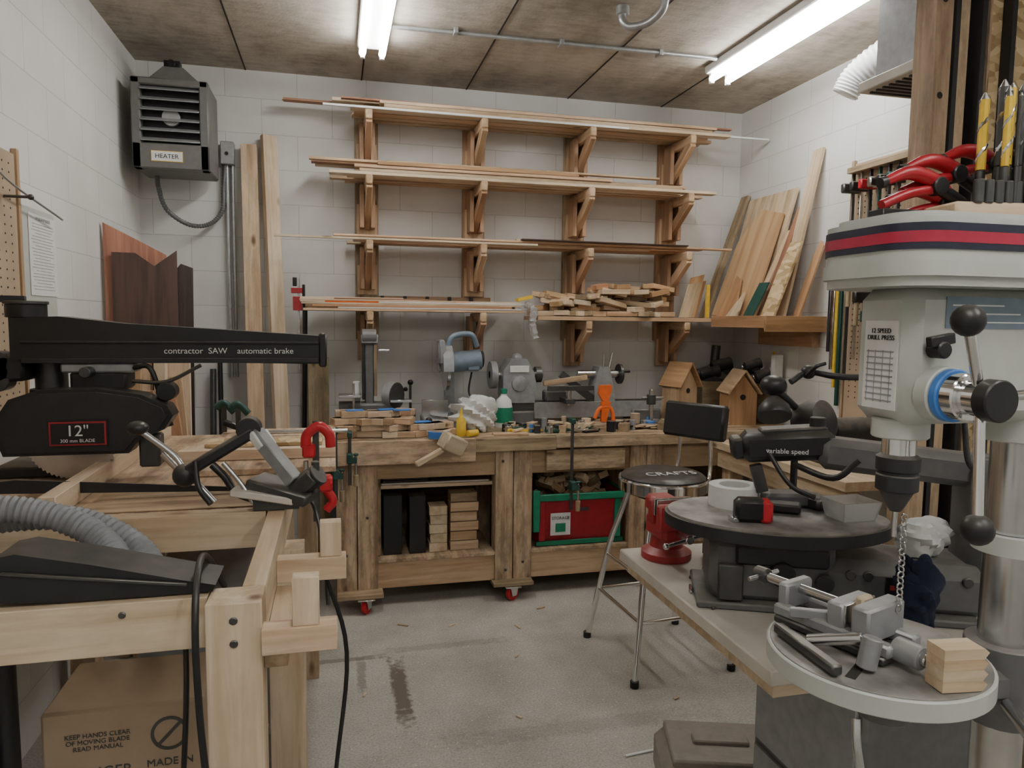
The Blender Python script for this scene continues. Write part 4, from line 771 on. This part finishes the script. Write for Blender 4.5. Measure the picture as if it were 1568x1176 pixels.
b.box((-.13,1.88,1.125),(.16,.10,.03),IRON,rot=(0,14,-20),bev=.005);b.bb(-.2,-.09,1.84,1.9,1.082,1.12,IRON);b.beam((-.2,1.93,1.265),(-.10,1.85,1.15),.035,.035,MGREY,bev=.003);b.beam((-.195,1.93,1.265),(-.17,1.91,1.23),.055,.02,WHP)
b.beam((-.38,1.93,1.16),(-.20,1.93,1.27),.045,.03,BLKD,bev=.008);b.cyl((-.215,1.91,1.275),(-.215,1.96,1.275),.03,BLKD)
b.tube([(-.47,1.95,1.27),(-.40,1.95,1.21),(-.37,1.94,1.17),(-.30,1.92,1.09)],.008,STL);b.sph((-.48,1.95,1.28),.026,BLK,(1,1,.7));b.sph((-.37,1.93,1.16),.03,BLKD)
b.tube([(-.30,1.9,1.19),(-.27,1.89,1.16),(-.24,1.88,1.12),(-.18,1.86,1.10)],.01,BLK);b.tube([(-.34,1.9,1.20),(-.33,1.88,1.14),(-.30,1.86,1.10)],.007,BLK)
b.beam((-.25,1.86,1.13),(-.10,1.84,1.105),.045,.018,TABW,bev=.003);b.cyl((-.08,1.86,1.14),(-.04,1.84,1.17),.028,BLKD);b.cyl((-.05,1.85,1.12),(-.05,1.85,1.20),.01,IRON)
b.beam((-.1,1.86,1.12),(-.05,1.84,1.17),.05,.04,IRON,bev=.006)
b.tube([(-.27,1.87,1.2),(-.23,1.86,1.15),(-.2,1.85,1.10)],.006,STL);b.done()
b=B('red_bar_clamp')
x=-.06;y=2.3
b.beam((x,y,.92),(x,y,1.24),.02,.007,IRON);b.tube([(x-.03,y-.02,1.16),(x-.025,y-.02,1.20),(x+.01,y-.02,1.225),(x+.04,y-.02,1.20),(x+.045,y-.02,1.16)],.016,REDP,n=10);b.bb(x-.04,x+.0,y-.04,y+.0,1.13,1.17,REDP,bev=.006);b.bb(x-.01,x+.05,y-.04,y+.01,1.02,1.07,REDP,bev=.008);b.tube([(x+.02,y-.02,1.04),(x+.05,y-.02,.99),(x+.03,y-.02,.96)],.014,REDP);b.cyl((x-.03,y-.02,1.0),(x-.03,y-.02,1.12),.008,STL);b.done()
b=B('quick_grip_clamp')
for x,y in((-.44,3.1),(-.38,3.05)): b.beam((x,y,1.09),(x,y,1.2),.02,.007,IRON);b.tube([(x-.03,y,1.19),(x,y,1.21),(x+.04,y,1.17)],.014,DGRN);b.tube([(x,y,1.13),(x+.05,y,1.11)],.014,BLK,smooth=1)
b.cyl((-.3,3.0,1.10),(.05,3.0,1.10),.008,STL);b.done()
b=B('vacuum_hose')
rf=lambda i,n:.028 if i%2 else .024
b.tube([(-1.0,1.50,1.11),(-.85,1.58,1.15),(-.70,1.60,1.175),(-.57,1.60,1.16),(-.46,1.57,1.11),(-.41,1.50,1.05),(-.43,1.42,.96)],.028,GRYH,n=14,smooth=20,rf=rf)
b.tube([(-.96,1.62,1.09),(-.8,1.67,1.11),(-.66,1.69,1.13),(-.52,1.68,1.12),(-.40,1.63,1.06),(-.36,1.56,.99),(-.36,1.5,.9)],.028,GRYH,n=14,smooth=20,rf=rf)
b.done()
b=B('vacuum_nozzle')
b.prism([(-.575,1.12),(-.54,1.165),(-.51,1.17),(-.40,1.145),(-.26,1.108),(-.205,1.095),(-.21,1.084),(-.30,1.083),(-.45,1.084),(-.55,1.09)],(0,1.40,0),(1,0,0),(0,.0,1),.10,BLK)
b.beam((-.53,1.297,1.14),(-.25,1.297,1.10),.006,.006,IRON);b.cyl((-.62,1.35,1.13),(-.54,1.35,1.13),.028,BLK);b.done()
b=B('power_cable')
b.tube([(-.22,1.50,1.02),(-.235,1.40,1.115),(-.232,1.30,1.125),(-.228,1.235,1.05),(-.225,1.235,.9),(-.21,1.23,.6),(-.23,1.2,.1)],.006,BLK)
b.tube([(-.28,1.42,1.0),(-.27,1.36,.85),(-.30,1.4,.5),(-.33,1.42,.1)],.005,BLK)
b.tube([(-.03,1.62,1.0),(.02,1.62,.8),(-.01,1.60,.5),(-.05,1.6,.05)],.005,BLK)
b.tube([(-.1,1.95,1.09),(-.06,1.9,1.08),(-.03,1.75,1.0),(-.02,1.66,.9)],.005,BLK)
b.done()
b=B('cardboard_box')
b.bb(-.56,-.26,1.50,1.72,0,.79,CARD,bev=.006)
b.text('DANGER',(-.46,1.499,.66),(1,0,0),(0,0,1),.03,IRON);b.text('KEEP HANDS CLEAR\nOF MOVING BLADE\nREAD MANUAL',(-.46,1.499,.725),(1,0,0),(0,0,1),.013,IRON)
b.ring([(.035,0),(.035,.002),(.029,.002),(.029,0)],(-.33,1.498,.725),(0,1,0),IRON);b.beam((-.354,1.498,.70),(-.306,1.498,.75),.002,.006,IRON)
b.text('MADE IN',(-.33,1.499,.665),(1,0,0),(0,0,1),.022,IRON);b.done()
b=B('drawer_cabinet');b.bb(-.5,-.19,1.95,2.4,0,.85,MGREY,bev=.01)
for i in range(4): b.bb(-.191,-.18,1.98,2.37,.05+i*.2,.22+i*.2,MGREY);b.bb(-.183,-.178,1.98,2.05,.08+i*.2,.16+i*.2,BLUE)
for i in range(4): b.bb(-.24,-.2,1.945,1.951,.1+i*.2,.2+i*.2,BLUE)
b.done()
b=B('shop_vacuum')
b.lathe([(.001,0),(.16,0),(.17,.05),(.17,.35),(.175,.36),(.175,.4),(.16,.5),(.1,.58),(.04,.6)],(-.82,1.6,.05),Z,BLK,n=36);b.cyl((-.60,1.46,.3),(-.61,1.48,.95),.022,BLK)
for a in range(4): b.sph((-.82+.14*math.cos(a*1.57),1.6+.14*math.sin(a*1.57),.03),.03,BLK)
b.tube([(-.72,1.5,.55),(-.66,1.42,.75),(-.63,1.40,.6),(-.65,1.38,.4)],.028,BLK);b.tube([(-.8,1.45,.5),(-.7,1.38,.85),(-.62,1.38,.7)],.018,BLK);b.done()
# ------------------------------------------------------------ camera
f=1100.0
R=Matrix.Rotation(RD(-13.9),3,'Z')@Matrix.Rotation(RD(90-5.1),3,'X')@Matrix.Rotation(RD(0.66),3,'Z')
cd=bpy.data.cameras.new('camera');co=bpy.data.objects.new('camera',cd);bpy.context.collection.objects.link(co)
co.matrix_world=Matrix.Translation((0,0,1.56))@R.to_4x4();cd.lens=f/1568*36;cd.sensor_width=36;cd.clip_start=.02
bpy.context.scene.camera=co
w=bpy.data.worlds.new('world');bpy.context.scene.world=w;w.use_nodes=True;w.node_tree.nodes['Background'].inputs[0].default_value=(.6,.65,.7,1);w.node_tree.nodes['Background'].inputs[1].default_value=.3
